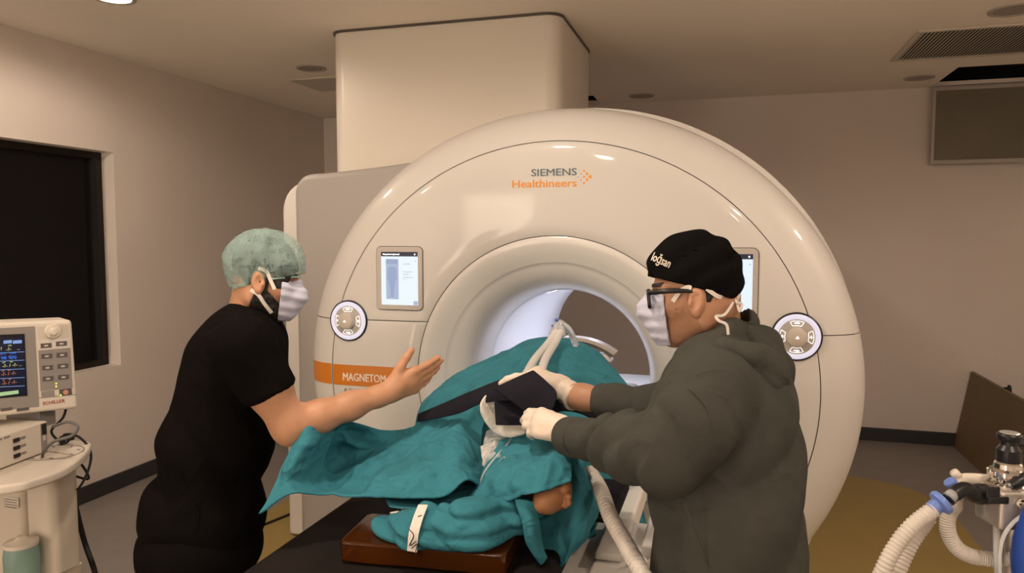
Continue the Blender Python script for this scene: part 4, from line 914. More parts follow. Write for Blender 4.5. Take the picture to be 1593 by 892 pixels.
sdf_parts('body', [(hLs, *bounds([*hb(PL, -.12, .13, -.14, .13, .10), nbL], .02), .0036), (arm, *bounds([SN, elL, wrL, wrL+(Rv*.9+Uv*.4+Fv*.3)*.2, wrL+Uv*.08], .07), .0040), (tor, *bounds([SN, SF_, U(315, 860, 2.08), U(250, 800, 2.08)], .17), .016), (farm, *bounds([SF_, U(425, 625, 2.36), U(500, 700, 2.28)], .14), .007)], SKIN, pl)
for q in (1, -1):
    MB().lathe(PL(.074, -.006, .030*q), fL, [(.001, -.012), (.008, -.009), (.012, 0), (.008, .009), (.001, .012)], 16).build('eye', EYEW, pl, smooth=True)
    MB().lathe(PL(.084, -.008, .030*q), fL, [(.006, -.002), (.005, .0015), (.001, .0025)], 12).build('iris', EYEI, pl, smooth=True)
# brows, beard, hair
def patch(name, base, t, region, lo, hi, h, m, parent, extra=None, inner=.004):
    fn = lambda P: np.maximum(np.maximum(base(P)-t-(extra(P) if extra is not None else 0), -(base(P)+inner)), region(P)); return sdf_parts(name, [(fn, lo, hi, h)], m, parent)
lc = lambda P, H, f, u, s: ((P-H)@f, (P-H)@u, (P-H)@s)
def brow(P): a, b, c = lc(P, HL, fL, uL, sL); return np.maximum(np.abs(b-.020-.004*np.sin(np.abs(c)*60))-.0045, np.maximum(np.abs(np.abs(c)-.034)-.022, .04-a))
patch('eyebrows', hL0, .0025, brow, *hb(PL, 0.05, 0.12, 0.0, 0.04, 0.07, .01), .0026, HAIR, pl)
def beard(P):
    a, b, c = lc(P, HL, fL, uL, sL)
    side = np.maximum(.004-a-np.maximum(0, -b-.03)*.25, b+.028+np.maximum(0, a-.02)*.9); sb = np.maximum(np.abs(a-.018)-.012, np.abs(b+.01)-.045)
    return np.minimum(np.maximum(side, -.125-b), sb)
nzb = lambda P: .004*noise(P, 90)+.002*noise(P, 200)
patch('beard', hL0, .0055, beard, *hb(PL, -0.03, 0.12, -0.15, 0.05, 0.08, .012), .003, HAIR, pl, nzb)
def hairr(P): a, b, c = lc(P, HL, fL, uL, sL); return np.maximum(np.maximum(-b-.028-np.maximum(0, -a)*.25, a-.082-b*.35), np.where(np.abs(a-.012) < .028, .012-b, -1))
patch('hair', hL0, .003, hairr, *hb(PL, -0.13, 0.12, -0.09, 0.15, 0.1, .012), .0045, HAIR, pl, lambda P: .004*noise(P, 60))
# mask
def maskbase(H, f, u, s, P_):
    m = Sdf(); A = np.array((f, u, s)); m.e(P_(.062, -.062), A, (.060, .066, .056), k=.02); m.c(P_(.096, -.012), P_(.112, -.040), .014, .02, k=.03); return m
def build_mask(H, f, u, s, P_, parent, back, head, tilt=0):
    mk = maskbase(H, f, u, s, P_)
    def fn(P):
        a, b, c = lc(P, H, f, u, s); d = smin(mk(P), head(P)-.0035, .02)-.003-.0014*np.sin(b*230+3*noise(P, 25))-.006*noise(P, 20)
        reg = np.maximum(np.maximum(back-a+tilt*b+np.abs(c)*.25, b+.004-np.maximum(0, a-.08)*.5), -.122-b); return np.maximum(np.maximum(d, -(d+.007)), reg)
    return sdf_parts('face_mask', [(fn, *hb(P_, 0.0, 0.15, -0.14, 0.04, 0.09, .005), .0026)], MASKM, parent), mk
mkL, mkbL = build_mask(HL, fL, uL, sL, PL, pl, .050, hL0, -.10)
full = lambda P: np.minimum(hL(P), mkbL(P))
for pts in ([PL(.052, -.030, .060), PL(.034, -.005, .072), PL(.018, .018, .077), PL(-.005, .022, .08)], [PL(.052, -.100, .048), PL(.025, -.075, .066), PL(.006, -.055, .075), PL(-.012, -.045, .085)]):
    q = snap(hL0, pts, .0085); ribbon('mask_tie', q, grad(hL0, q), .0105, .0018, MASKW, mkL, 16)
# bouffant cap: gathered translucent cap
CAPT = mat('green_bouffant', (.38, .54, .51), .6, alpha=.30, bump=.35, bscale=60)
cpb = Sdf(); cpb.e(PL(-.004, .046), np.array((fL, uL, sL)), (.119, .098, .092), k=.03); cpb.e(PL(-.046, .012), np.array((fL, uL, sL)), (.066, .082, .080), k=.05)
def capL(P):
    a, b, c = lc(P, HL, fL, uL, sL); ang = np.arctan2(b-.03, a+.02)
    Pw = P+.012*np.stack([noise(P, 18), noise(P+5, 18), noise(P+9, 18)], 1); d0 = cpb(P)-.010*noise(P, 16)-.0045*np.clip(1-5*np.abs(noise(Pw*np.array((1, 1, .5)), 26)), -.5, 1)-.002*np.clip(1-5*np.abs(noise(Pw, 60)), -.5, 1)
    cut = -(b-(-.024+a*.48))
    return np.maximum(np.maximum(d0, -(d0+.005)), cut)
cap = sdf_parts('bouffant_cap', [(capL, *hb(PL, -0.17, 0.13, -0.1, 0.17, 0.12, .01), .0036)], CAPT, pl)
rb = []
for a in np.linspace(0, 2*math.pi, 40, endpoint=False):
    rb.append(PL(-.012+.108*math.cos(a), -.0285+.108*math.cos(a)*.48, .082*math.sin(a)))
rb.append(rb[0]); q = snap(cpb, rb, -.004); MB().tube(q, [.0026+.0006*math.sin(i*2.1) for i in range(41)], 8, caps=False).build('elastic_band', mat('cap_band', (.30, .46, .42), .7, bump=.4, bscale=90), cap, smooth=True)
HEADKIDS = ('eye', 'iris', 'eyebrows', 'beard', 'hair', 'face_mask', 'bouffant_cap', 'surgical_cap', 'stubble', 'glasses')
def shrink(parent, H, S):
    for o in list(COL.objects):
        top_ = o
        while top_.parent and top_.parent != parent: top_ = top_.parent
        if top_.parent == parent and top_.name.split('.')[0] in HEADKIDS and o.name.split('.')[0] != 'cap_lettering':
            n = len(o.data.vertices); v = np.empty(n*3, np.float32); o.data.vertices.foreach_get('co', v); v = v.reshape(-1, 3); v = H+(v-H)*S; o.data.vertices.foreach_set('co', v.astype(np.float32).ravel()); o.data.update()
shrink(pl, HL, SL)
# scrub top
SCRUB = mat('black_scrub', (.0065, .0055, .0052), .9, bump=.12, bscale=300, spec=.02, crease=.4, cscale=6)
sleeve_ax = nrm(U(424, 615, 1.94)-SN); sleeve_end = U(421, 613, 1.94)
ts1 = Sdf(); ts1.e(U(366, 575, 2.08), AX, (.130, .20, .19), k=.05); ts1.e(U(341, 675, 2.08), AX, (.146, .18, .178), k=.07); ts1.e(U(318, 800, 2.08), AX, (.168, .17, .185), k=.07); ts1.c(SN, SF_, .072, .072, k=.05)
slv = Sdf(); slv.c(SN, U(430, 630, 1.94), .078, .072); slv2 = Sdf(); slv2.c(SF_, U(425, 612, 2.34), .078, .07)
cn = PL(-.03, -.1); neckc = U(396, 486, 2.09)
hemn = nrm(U(360, 700, 2.08)-U(340, 860, 2.08)); hemp = U(300, 856, 2.05)
def scrub(P):
    s1 = np.maximum(slv(P), (P-sleeve_end)@sleeve_ax); s2 = np.maximum(slv2(P), (P-U(425, 605, 2.33))@nrm(U(425, 612, 2.34)-SF_))
    d = smin(smin(ts1(P), s1, .03), s2, .03)
    rel = P-U(345, 700, 2.08); fz = rel@spL; ff = rel@ftL
    d = d-.011*cr(fz*34+ff*30+4*noise(P, 6))*np.clip(1-np.abs(fz+.02)/.22, 0, 1)-.012*noise(P, 9)-.004*noise(P, 22)
    d = np.maximum(d, -((P-hemp)@hemn)); nk = np.linalg.norm((P-neckc)-np.outer((P-neckc)@nrm(PL(0, -.05)-nbL), nrm(PL(0, -.05)-nbL)), axis=1)
    return np.maximum(d, np.minimum(.064-nk, (P-U(372, 505, 2.09))@nrm(PL(0, -.05)-nbL)))
top = sdf_parts('scrub_top', [(scrub, *bounds([SN, SF_, U(200, 870, 2.08), U(430, 600, 1.94), U(430, 800, 2.08)], .14), .0068)], SCRUB, pl)
pk = snap(scrub, [U(306, 792, 1.88), U(303, 812, 1.88), U(300, 835, 1.88)], .002); ribbon('pocket_seam', pk, grad(scrub, pk), .006, .002, SCRUB, top, 10)
hs = snap(scrub, [U(383, 622, 1.85), U(400, 618, 1.85), U(420, 610, 1.85), U(440, 602, 1.86)], .001); ribbon('sleeve_hem', hs, grad(scrub, hs), .016, .002, SCRUB, top, 16)
legs('trousers', U(312, 850, 2.08), sdL, np.array((.8, .6, 0)), SCRUB, pl, 1.02, feetL); shoes(feetL, nrm((.8, .5, 0)), pl, BLACKM)
# ------------------------------------------------------------------ man in hooded top
fR = nrm(-Rv*.96-Uv*.10+Fv*.20); uR = nrm(np.cross(np.cross(fR, Uv), fR)); sR = np.cross(fR, uR); sR = sR if sR@Fv < 0 else -sR
HR = U(1083, 451, 1.56); SR = .91
UR = lambda *a: HR+(U(*a)-HR)/SR
feetR = [np.array((.20, 1.35, 0)), np.array((.17, 1.68, 0))]
pr = thing('person', 'man in dark grey hooded top and black cap handling the strap', 'person', (.15, 1.52, 0))
hR, PR = head_sdf(HR, fR, uR, sR); hR0 = Sdf(); hR0.p = list(hR.p)
add_ears(hR, PR, fR, uR, sR, .014, -.026)
nbR = U(1118, 560, 1.60)
hR.chain([PR(-.035, -.035), UR(1105, 515, 1.59), HR+(nbR-HR)/SR], [.060, .062, .075], k=.035)
SNr, SFr = U(1105, 612, 1.43), U(1085, 600, 1.75)
elR, wrR = U(1040, 706, 1.40), U(897, 680, 1.72)
elF, wrF = U(1035, 640, 1.78), U(905, 618, 1.93)
SKIN2 = mat('skin_olive', (.41, .215, .128), .5, bump=.05, bscale=90, var=.10, vscale=22)
armN = Sdf(); armN.chain([SNr, elR, wrR], [.06, .05, .028], k=.03)
armF = Sdf(); armF.chain([SFr, elF, wrF, wrF+nrm(wrF-elF)*.05], [.06, .045, .030, .027], k=.03)
torR = Sdf(); AXR = (-Rv, Uv, Fv); torR.e(U(1132, 660, 1.58), AXR, (.115, .2, .17), k=.05); torR.e(U(1128, 800, 1.57), AXR, (.13, .18, .165), k=.06); torR.e(U(1132, 930, 1.57), AXR, (.14, .15, .165), k=.06)
hRs = lambda P: SR*hR(HR+(P-HR)/SR)
sdf_parts('body', [(hRs, *bounds([*hb(PR, -.12, .13, -.14, .13, .10), nbR], .02), .0032), (armN, *bounds([SNr, elR, wrR], .07), .008), (armF, *bounds([SFr, elF, wrF-Rv*.05], .07), .005), (torR, *hb(U, 1132.0, 1132.0, 560.0, 990.0, 1.58, .2), .016)], SKIN2, pr)
for q in (1, -1):
    MB().lathe(PR(.074, -.006, .030*q), fR, [(.001, -.012), (.008, -.009), (.012, 0), (.008, .009), (.001, .012)], 16).build('eye', EYEW, pr, smooth=True)
    MB().lathe(PR(.084, -.006, .030*q), fR, [(.006, -.002), (.005, .0015), (.001, .0025)], 12).build('iris', EYEI, pr, smooth=True)
def browR(P): a, b, c = lc(P, HR, fR, uR, sR); return np.maximum(np.abs(b-.020)-.0045, np.maximum(np.abs(np.abs(c)-.034)-.022, .04-a))
patch('eyebrows', hR0, .0025, browR, *hb(PR, 0.05, 0.12, 0.0, 0.04, 0.07, .01), .0026, HAIR, pr)
def hairR(P): a, b, c = lc(P, HR, fR, uR, sR); return np.maximum(np.maximum(-b-.030-np.maximum(0, -a-.02)*.25, a+.012), b-.04)
patch('hair', hR0, .0028, hairR, *hb(PR, -0.13, 0.02, -0.09, 0.05, 0.1, .012), .0034, HAIR, pr, lambda P: .002*noise(P, 120))
mkR, mkbR = build_mask(HR, fR, uR, sR, PR, pr, .060, hR0, -.02)
# stubble: darker short hair on the jaw
STUB = mat('stubble', (.345, .18, .105), .7, bump=.3, bscale=500, var=.12, vscale=420)
def stub(P): a, b, c = lc(P, HR, fR, uR, sR); return np.maximum(np.maximum(.010-a-np.maximum(0, -b-.05)*.3, b+.045-.03*noise(P, 60)-.02*noise(P, 160)), -.118-b)
patch('stubble', hR0, .0012, stub, *hb(PR, -0.03, 0.12, -0.15, 0.05, 0.08, .012), .0028, STUB, pr, lambda P: .0007*noise(P, 300))
for pts, nn in (([PR(.055, -.022, .062), PR(.038, .0, .070), PR(.022, .008, .076), PR(.012, .006, .080)], 16), ([PR(-.018, .0, .080), PR(-.04, -.018, .074), PR(-.07, -.030, .060), PR(-.092, -.034, .035)], 18)):
    q = snap(hR0, pts, .0075); ribbon('mask_tie', q, grad(hR0, q), .0095, .002, MASKW, mkR, nn)
kn = snap(hR0, [PR(-.092, -.032, .035)], .012)[0]
MB().tube([kn-uR*.006, kn+uR*.004-fR*.004, kn+fR*.004], [.006, .009, .005], 10).build('tie_knot', MASKW, mkR, smooth=True)
for pts in ([kn, UR(1146, 470, 1.50), UR(1154, 474, 1.51), UR(1150, 484, 1.50), kn], [kn, UR(1128, 489, 1.47), UR(1114, 492, 1.455), UR(1118, 499, 1.45), UR(1130, 505, 1.45), UR(1133, 521, 1.45)]):
    P_ = [np.asarray(p) for p in pts]; ribbon('tie_end', P_, [-Fv]*len(P_), .006, .0018, MASKW, mkR, 20)
# cap
CAPB = mat('black_cap', (.0065, .006, .006), .9, bump=.2, bscale=500, spec=.03)
cb = Sdf(); AR = np.array((fR, uR, sR)); cb.e(PR(.004, .046), AR, (.108, .096, .086), k=.03); cb.e(PR(-.036, .018), AR, (.056, .064, .070), k=.05)
def capR(P):
    a, b, c = lc(P, HR, fR, uR, sR); d = cb(P)-.007*noise(P, 16)-.003*np.sin((a*.5+b)*110+6*noise(P, 9))
    cut = -(b-(.004+a*.36+np.where(a < -.02, (a+.02)*.12, 0))); return np.maximum(np.maximum(d, cut), -(cb(P)+.008))
capo = sdf_parts('surgical_cap', [(capR, *hb(PR, -0.15, 0.12, -0.08, 0.16, 0.11, .01), .0034)], CAPB, pr)
# embroidered lettering projected on the cap
V, Fc = text_geo('loğsan', 1, .022, .02, res=2); x0, x1 = min(v[0] for v in V), max(v[0] for v in V)
pa, pb_ = U(1011.5, 404.5, 1.47), U(1041, 417.5, 1.46); ex = nrm(pb_-pa); eup = nrm(Uv-ex*(Uv@ex)); sc_ = np.linalg.norm(pb_-pa)/(x1-x0)
Q = np.array([pa+ex*(v[0]-x0)*sc_+eup*v[1]*.026 for v in V]); vd = nrm(Q.mean(0)-CAM)
for _ in range(40): Q = Q+vd*np.clip(SR*capR(HR+(Q-HR)/SR)-.0008, -.02, .02)[:, None]*.8
Q = Q-vd*np.array([v[2] for v in V])[:, None]*.03
pd('cap_lettering', Q, Fc, mat('white_thread', (.72, .66, .58), .7), capo)
# glasses
gfr = None
for q in (1, -1):
    gl = MB().tube([PR(.108, .004, .066*q), PR(.06, .004, .078*q), PR(.022, .000, .081*q), PR(-.006, -.008, .080*q)], [.0058, .0060, .0045, .0032], 8)
    if gfr is None: gfr = MB().tube([PR(.110, .0, .010), PR(.114, .003, 0), PR(.110, .0, -.010)], .003, 8).build('glasses', BLACK, pr, smooth=True)
    gl.build('temple_arm', BLACK, gfr, smooth=True)
for q in (1, -1):
    pts = [PR(.109+.0*x, -.010+y, .036*q+x) for x, y in rrect(-.029, .029, -.019, .019, .008, 4)]; pts.append(pts[0]); MB().tube(pts, .0042, 8, caps=False).build('rim', BLACK, gfr, smooth=True)
    L_ = [PR(.109, -.010+y, .036*q+x) for x, y in rrect(-.028, .028, -.018, .018, .008, 4)]; n = len(L_); pd('lens', [*(p+fR*.0008 for p in L_), *(p-fR*.0008 for p in L_)], [tuple(range(n)), tuple(range(2*n-1, n-1, -1))]+[(i, n+i, n+(i+1) % n, (i+1) % n) for i in range(n)], CLEAR, gfr)
shrink(pr, HR, SR)
# hooded top
HOOD = mat('charcoal_fleece', (.062, .063, .055), .95, bump=.25, bscale=420, var=.10, vscale=14, spec=.1, crease=.45, cscale=6)
t2 = Sdf(); t2.e(U(1134, 668, 1.58), AXR, (.138, .215, .195), k=.05); t2.e(U(1126, 800, 1.57), AXR, (.158, .19, .19), k=.07); t2.e(U(1130, 940, 1.57), AXR, (.160, .19, .19), k=.07); t2.c(SNr, SFr, .082, .075, k=.06)
t2.c(U(1110, 572, 1.50), U(1160, 590, 1.58), .07, .075, k=.05)
sN = Sdf(); sN.chain([SNr, U(1072, 662, 1.39), elR], [.086, .078, .071], k=.03); wdN = nrm(wrR-elR); sN.chain([elR, elR+wdN*.14, wrR], [.071, .062, .044], k=.04)
sFa = Sdf(); sFa.chain([SFr, elF], [.08, .06], k=.03); sFa.chain([elF, U(934, 622, 1.90)], [.058, .042], k=.03)
hoodS = Sdf()       # collar roll round the neck
hoodS.chain([U(1048, 588, 1.52), U(1070, 562, 1.49), U(1105, 540, 1.48), U(1140, 512, 1.50), U(1156, 502, 1.56), U(1150, 505, 1.66)], [.018, .022, .024, .022, .024, .022], k=.025)
hoodP = Sdf()       # pouch of the hood lying on the back
hoodP.chain([U(1085, 556, 1.455), U(1125, 548, 1.44), U(1165, 560, 1.44), U(1196, 588, 1.455), U(1206, 612, 1.50), U(1208, 615, 1.60)], [.018, .024, .027, .027, .024, .024], k=.02)
hoodP.chain([U(1152, 512, 1.54), U(1190, 535, 1.55), U(1212, 568, 1.56), U(1214, 605, 1.58)], [.024, .028, .026, .022], k=.03)
hoodP.e(U(1172, 560, 1.56), (nrm(Rv*.8+Uv*.6), nrm(Uv*.8-Rv*.6), Fv), (.050, .070, .115), k=.03)
cuffp, cuffpF = U(884, 679, 1.745), U(933, 622, 1.905); cN = nrm(wrR-elR); cF = nrm(wrF-elF)
def hoodie(P):
    a = np.maximum(sN(P), (P-cuffp)@cN); b = np.maximum(sFa(P), (P-cuffpF)@cF)
    # creases at the inner elbow and along the sleeve
    r = P-elR; t = r@cN; up = r@Uv
    a = a-.0085*cr(t*62+up*45+9*noise(P, 7))*np.clip((t+.05)/.08, 0, 1)*np.clip((.30-t)/.1, 0, 1)
    rs = P-SNr; a = a-.009*cr((rs@nrm(Rv*.8+Uv*.6))*48+4*noise(P, 6))*np.clip(1-np.linalg.norm(P-U(1050, 665, 1.36), axis=1)/.16, 0, 1)
    rb_ = P-elF; tb_ = rb_@cF; b = b-.0035*cr(tb_*70+7*noise(P, 8))
    body_ = t2(P); q = P-U(1128, 760, 1.5); fx_ = q@Rv; fz_ = q@Uv
    body_ = body_-.010*cr(fz_*32-fx_*22+5*noise(P, 5))*np.clip(1.1-np.abs(fz_+.02)/.26, 0, 1)-.009*noise(P, 8)
    d = smin(smin(body_, a, .022), b, .025); d = smin(d, hoodS(P)-.006*noise(P, 14)-.003*np.sin((q@nrm(Rv+Uv*.4))*70+5*noise(P, 7)), .012)
    d = d-.003*noise(P, 26)
    nk = np.linalg.norm(P-(U(1108, 530, 1.585)), axis=1)
    nv = nrm(PR(-.035, -.035)-nbR); rel = P-nbR; ax_ = rel@nv; rad = np.linalg.norm(rel-ax_[:, None]*nv, axis=1)
    return np.maximum(d, np.minimum(.068-rad, ax_+.030))
hood = sdf_parts('hooded_top', [(hoodie, *bounds([SNr, SFr, U(1000, 940, 1.5), U(1260, 940, 1.6), cuffp, cuffpF, elR, U(1225, 540, 1.5)], .11), .0062)], HOOD, pr)
# cuffs and seams
def cuff(axis, p, r, nm='cuff'):
    MB().lathe(p-axis*.055, axis, [(r*.9, 0), (r*1.02, .008), (r, .03), (r*.97, .052), (r*.90, .058), (r*.80, .052)], 40, caps=False).build(nm, HOOD, hood, smooth=True)
def hoodpart(P):
    q = P-U(1150, 560, 1.48); d = hoodP(P)-.005*noise(P, 16)-.0035*cr((q@nrm(Rv*.55+Uv*.8))*80+6*noise(P, 7)); nv = nrm(PR(-.035, -.035)-nbR); rel = P-nbR; ax_ = rel@nv; rad = np.linalg.norm(rel-ax_[:, None]*nv, axis=1)
    return np.maximum(d, np.minimum(.060-rad, ax_+.030))
sdf_parts('hood', [(hoodpart, *bounds([U(1085, 556, 1.455), U(1214, 605, 1.6), U(1152, 512, 1.54), U(1172, 560, 1.70), U(1125, 548, 1.44)], .06), .005)], HOOD, hood)
cuff(cF, cuffpF+cF*.004, .044); cuff(cN, cuffp+cN*.004, .047)
sm = snap(hoodie, [U(1085, 640, 1.33), U(1068, 620, 1.33), U(1045, 600, 1.34)], .001)
sm2 = snap(hoodie, [U(1040, 592, 1.38), U(1075, 612, 1.34), U(1092, 640, 1.33), U(1098, 670, 1.33)], .0012); ribbon('shoulder_seam', sm2, grad(hoodie, sm2), .004, .003, HOOD, hood, 24)
sm3 = snap(hoodie, [U(1072, 755, 1.36), U(1070, 820, 1.36), U(1074, 890, 1.36)], .001); ribbon('side_seam', sm3, grad(hoodie, sm3), .004, .003, HOOD, hood, 24)
TRS = mat('dark_trousers', (.02, .02, .024), .85, bump=.1, bscale=200)
legs('trousers', U(1132, 985, 1.58), Fv, nrm((-.95, .3, 0)), TRS, pr, .92, feetR); shoes(feetR, nrm((-.95, .3, 0)), pr, BLACKM)
# gloves
GLOVE = mat('latex_glove', (.70, .60, .51), .45, bump=.2, bscale=70)
def glove(W, d, n, t, curls, cuff_a, cuff_b, rc, thumb, tcurl, label, size=1.06):
    h = hand(W, d, n, t, curls, size, thumb, tcurl, fat=1.22, spread=.0); h.c(cuff_a, W, rc, .028, k=.015)
    ax = nrm(W-cuff_a)
    fn = lambda P: np.maximum(h(P)-.0022*noise(P, 55)-.0018*np.sin(((P-cuff_a)@ax)*260+5*noise(P, 20))*np.clip(1.2-np.linalg.norm(P-(cuff_a+W)/2, axis=1)/.06, 0, 1), -((P-cuff_a)@ax))
    o = sdf_parts('glove', [(fn, *bounds([cuff_a, W, W+nrm(d)*.20, W+nrm(t)*.10, W+nrm(n)*.10], .05), .0034)], GLOVE, pr)
    cb_ = MB().lathe(cuff_a, ax, [(rc*.9, -.002), (rc*1.06, 0), (rc*1.06, .006), (rc*.97, .008)], 28, caps=False).build('rolled_edge', GLOVE, o, smooth=True)
    return o
glove(U(874, 604, 1.985), nrm(-Rv*.86+Uv*.42+Fv*.0), -Uv*.8+Fv*.35-Rv*.45, -Fv*.85-Uv*.1-Rv*.3, (.38, .72, .80, .85), U(896, 619, 1.94), None, .036, (.85, .15, .5), .45, '', .98)
glove(U(884, 673, 1.80), nrm(-Rv*.90+Uv*.22+Fv*.34), Fv*.85-Uv*.45, Uv*.9+Fv*.3, (.50, .55, .60, .65), U(896, 681, 1.745), None, .042, (.90, .30, .25), .35, '', .92)
# ================================================================== MONITOR CART (left)
IV = mat('ivory_plastic', (.66, .60, .52), .45); IV2 = mat('cream_plastic', (.58, .52, .44), .5); GP = mat('grey_panel', (.26, .235, .22), .5); DG = mat('dark_button', (.10, .09, .085), .5)
MD = 2.45
# screen plane frame: right vector follows the picture slant
m_r = nrm(U(118, 500, MD+.02)-U(0, 509, MD-.13)); m_n = nrm(np.cross(m_r, (0, 0, 1))); m_n = m_n if m_n@Fv < 0 else -m_n; m_u = np.cross(m_n, m_r); m_u = m_u if m_u[2] > 0 else -m_u
MO = U(60, 570, MD); pxm = MD/F
def mon(px, py, off=0.0):   # pixel -> point on monitor front plane
    r = ray(px, py); t = ((MO-CAM)@m_n)/(r@m_n); return CAM+r*t+m_n*off
def mq(name, corners, off, th, m, parent, bevel=0):
    c = [mon(*p, off) for p in corners]; n = len(c); V = c+[p-m_n*th for p in c]; mb = MB()
    Fc = [tuple(range(n))[::-1], tuple(range(n, 2*n))]+[(i, (i+1) % n, n+(i+1) % n, n+i) for i in range(n)]
    mb.add(V, Fc); o = mb.build(name, m, parent)
    bm = bmesh.new(); bm.from_mesh(o.data); bmesh.ops.recalc_face_normals(bm, faces=bm.faces); bm.to_mesh(o.data); bm.free()
    if bevel:
        b = o.modifiers.new('b', 'BEVEL'); b.width = bevel; b.segments = 3; b.limit_method = 'ANGLE'; b.angle_limit = math.radians(40); o.data.polygons.foreach_set('use_smooth', [True]*len(o.data.polygons)); w_ = o.modifiers.new('wn', 'WEIGHTED_NORMAL')
    return o
pm = thing('patient_monitor', 'ivory patient monitor with coloured vital signs screen and keypad', 'monitor', mon(20, 650))
mq('housing', [(-190, 510), (112, 498), (122, 636), (-190, 668)], 0, .13, IV, pm, .012)
sp = mq('screen_surround', [(-170, 520), (54, 508), (61, 633), (-170, 655)], .0015, .003, GP, pm)
mq('screen_border', [(-165, 527), (38, 519.5), (42.5, 616), (-165, 634)], .003, .003, BLACK, pm)
mq('display', [(-162, 531), (35, 524), (39.5, 613), (-162, 629)], .0042, .002, mat('monitor_display', (.004, .004, .008), .25, emit=(.010, .012, .03), es=1), pm)
def em(n, c, e=1.0): return MATS.get(n) or mat(n, (0, 0, 0), .4, emit=c, es=e)
Yl, Bl, Or, Lb = em('vital_yellow', (.75, .78, .25)), em('vital_blue', (.08, .25, 1.0)), em('vital_orange', (.80, .25, .10)), em('vital_bar', (.32, .50, .9))
for yy in (547, 560, 573.5, 587, 600): mq('screen_rule', [(-160, yy+9), (38, yy), (38, yy+.7), (-160, yy+9.7)], .0048, .0006, Lb, pm)
for a, b in ((5, 18), (19.5, 33.5)): mq('screen_tab', [(a, 530), (b, 529), (b, 534), (a, 535)], .0048, .0006, Lb, pm)
mq('screen_button', [(-20, 613), (28, 607), (28.5, 612.5), (-20, 619)], .0048, .0006, em('vital_button', (.55, .75, .38)), pm)
def mtext(body, px, py, hpx, m, italic=.0):
    o = mon(px, py, .0052); s = hpx*pxm/.72; V, Fc = text_geo(body, s, s*.012, .0002, shear=italic); pd('screen_text', [o+m_r*v[0]+m_u*v[1]+m_n*v[2] for v in V], Fc, m, pm)
for a in (('?', 0, 545, 5, Yl), ('HR', 12, 539, 2.5, Yl), ('-?-', 9, 546, 5, Yl), ('---', 26, 545, 3, Yl), ('SpO2', -1, 552, 2.6, Bl), ('Pulse', 15, 551, 2.6, Bl), ('98 %', 1, 560, 5.2, Bl), ('70', 17, 559, 5, Bl), ('-?- / -?-', 3, 572, 5, Yl), ('---', 29, 570, 2.5, Yl), ('sys      dia', 3, 565, 2.4, Yl), ('-?- / -?-', 1, 585, 5, Or), ('sys     dia', 2, 578, 2.2, Or), ('-?- / -?-', 2, 599, 5, Or), ('sys     dia', 3, 592, 2.2, Or)): mtext(*a)
mq('knob_panel', [(57.5, 509), (106, 504.5), (107.5, 525), (59, 529)], .0012, .003, IV2, pm)
kc = mon(82, 515.5, .0015); MB().lathe(kc, m_n, [(.0245, 0), (.0245, .004), (.022, .008), (.012, .009), (.0115, .020), (.009, .023), (.002, .0235)], 36).build('knob', IV, pm, auto=40)
mq('key_panel', [(59, 531), (108, 526), (109, 541), (59.5, 545.5)], .0012, .003, mat('light_panel', (.62, .57, .53), .5), pm)
mq('key_panel', [(59.5, 546), (109.5, 541.5), (113, 604), (63, 609)], .0012, .003, GP, pm)
for cx, cy in ((71.5, 538), (95.3, 535), (72.5, 554.5), (96.2, 552.5), (73.7, 572.5), (97.6, 570), (74.5, 589.5), (98.6, 587)):
    k = mq('key', [(cx-8.5, cy-3.2), (cx+8.5, cy-4.3), (cx+8.6, cy+3), (cx-8.4, cy+4.2)], .0024, .002, DG, pm)
    mq('key_symbol', [(cx-3, cy-1), (cx+3, cy-1.4), (cx+3, cy+1), (cx-3, cy+1.4)], .0028, .0006, IV2, k)
mq('key', [(64, 610), (84, 607.5), (84.5, 617), (64.5, 619.5)], .0022, .002, GP, pm); pk_ = mq('key', [(92, 606.5), (111, 604), (112, 614), (92.5, 616.5)], .0022, .002, DG, pm)
MB().lathe(mon(102, 610.5, .0024), m_n, [(.0085, 0), (.008, .002)], 20).build('power_symbol', mat('salmon', (.55, .26, .16), .5), pk_); MB().lathe(mon(94, 615, .0024), m_n, [(.003, 0), (.0025, .002)], 10).build('indicator', em('green_led', (.6, 1, .1), 2), pk_)
for x, y in ((87.2, 597), (87.2, 601.5)): MB().lathe(mon(x, y, .0012), m_n, [(.0028, 0), (.0022, .002)], 10).build('indicator', em('yellow_led', (1, .85, .1), 2), pm)
mq('groove', [(-150, 639), (119, 613.5), (119, 614.6), (-150, 640)], .0008, .001, GP, pm)
for a, b in ((1, 19), (26, 45)): mq('soft_key', [(a, 636), (b, 633.5), (b, 638), (a, 640.5)], .0024, .002, DG, pm)
V, Fc = text_geo('SCHILLER', 1, .012, .01); x0, x1 = min(v[0] for v in V), max(v[0] for v in V); o_, e_ = mon(66.5, 630.8, .0008), mon(101, 626, .0008); ex = e_-o_; s = np.linalg.norm(ex)/(x1-x0); ex = nrm(ex)
pd('brand_lettering', [o_+ex*(v[0]-x0)*s+m_u*v[1]*.0165+m_n*v[2]*.05 for v in V], Fc, mat('red_lettering', (.35, .06, .035), .5), pm)
# lower unit under the monitor
tz = UZ(90, 706, .915)[2]
cart = thing('monitor_cart', 'cream trolley with shelf and column carrying the monitor', 'cart', (*U(60, 800, MD+.05)[:2], 0))
CC = U(76, 720, MD+.05)
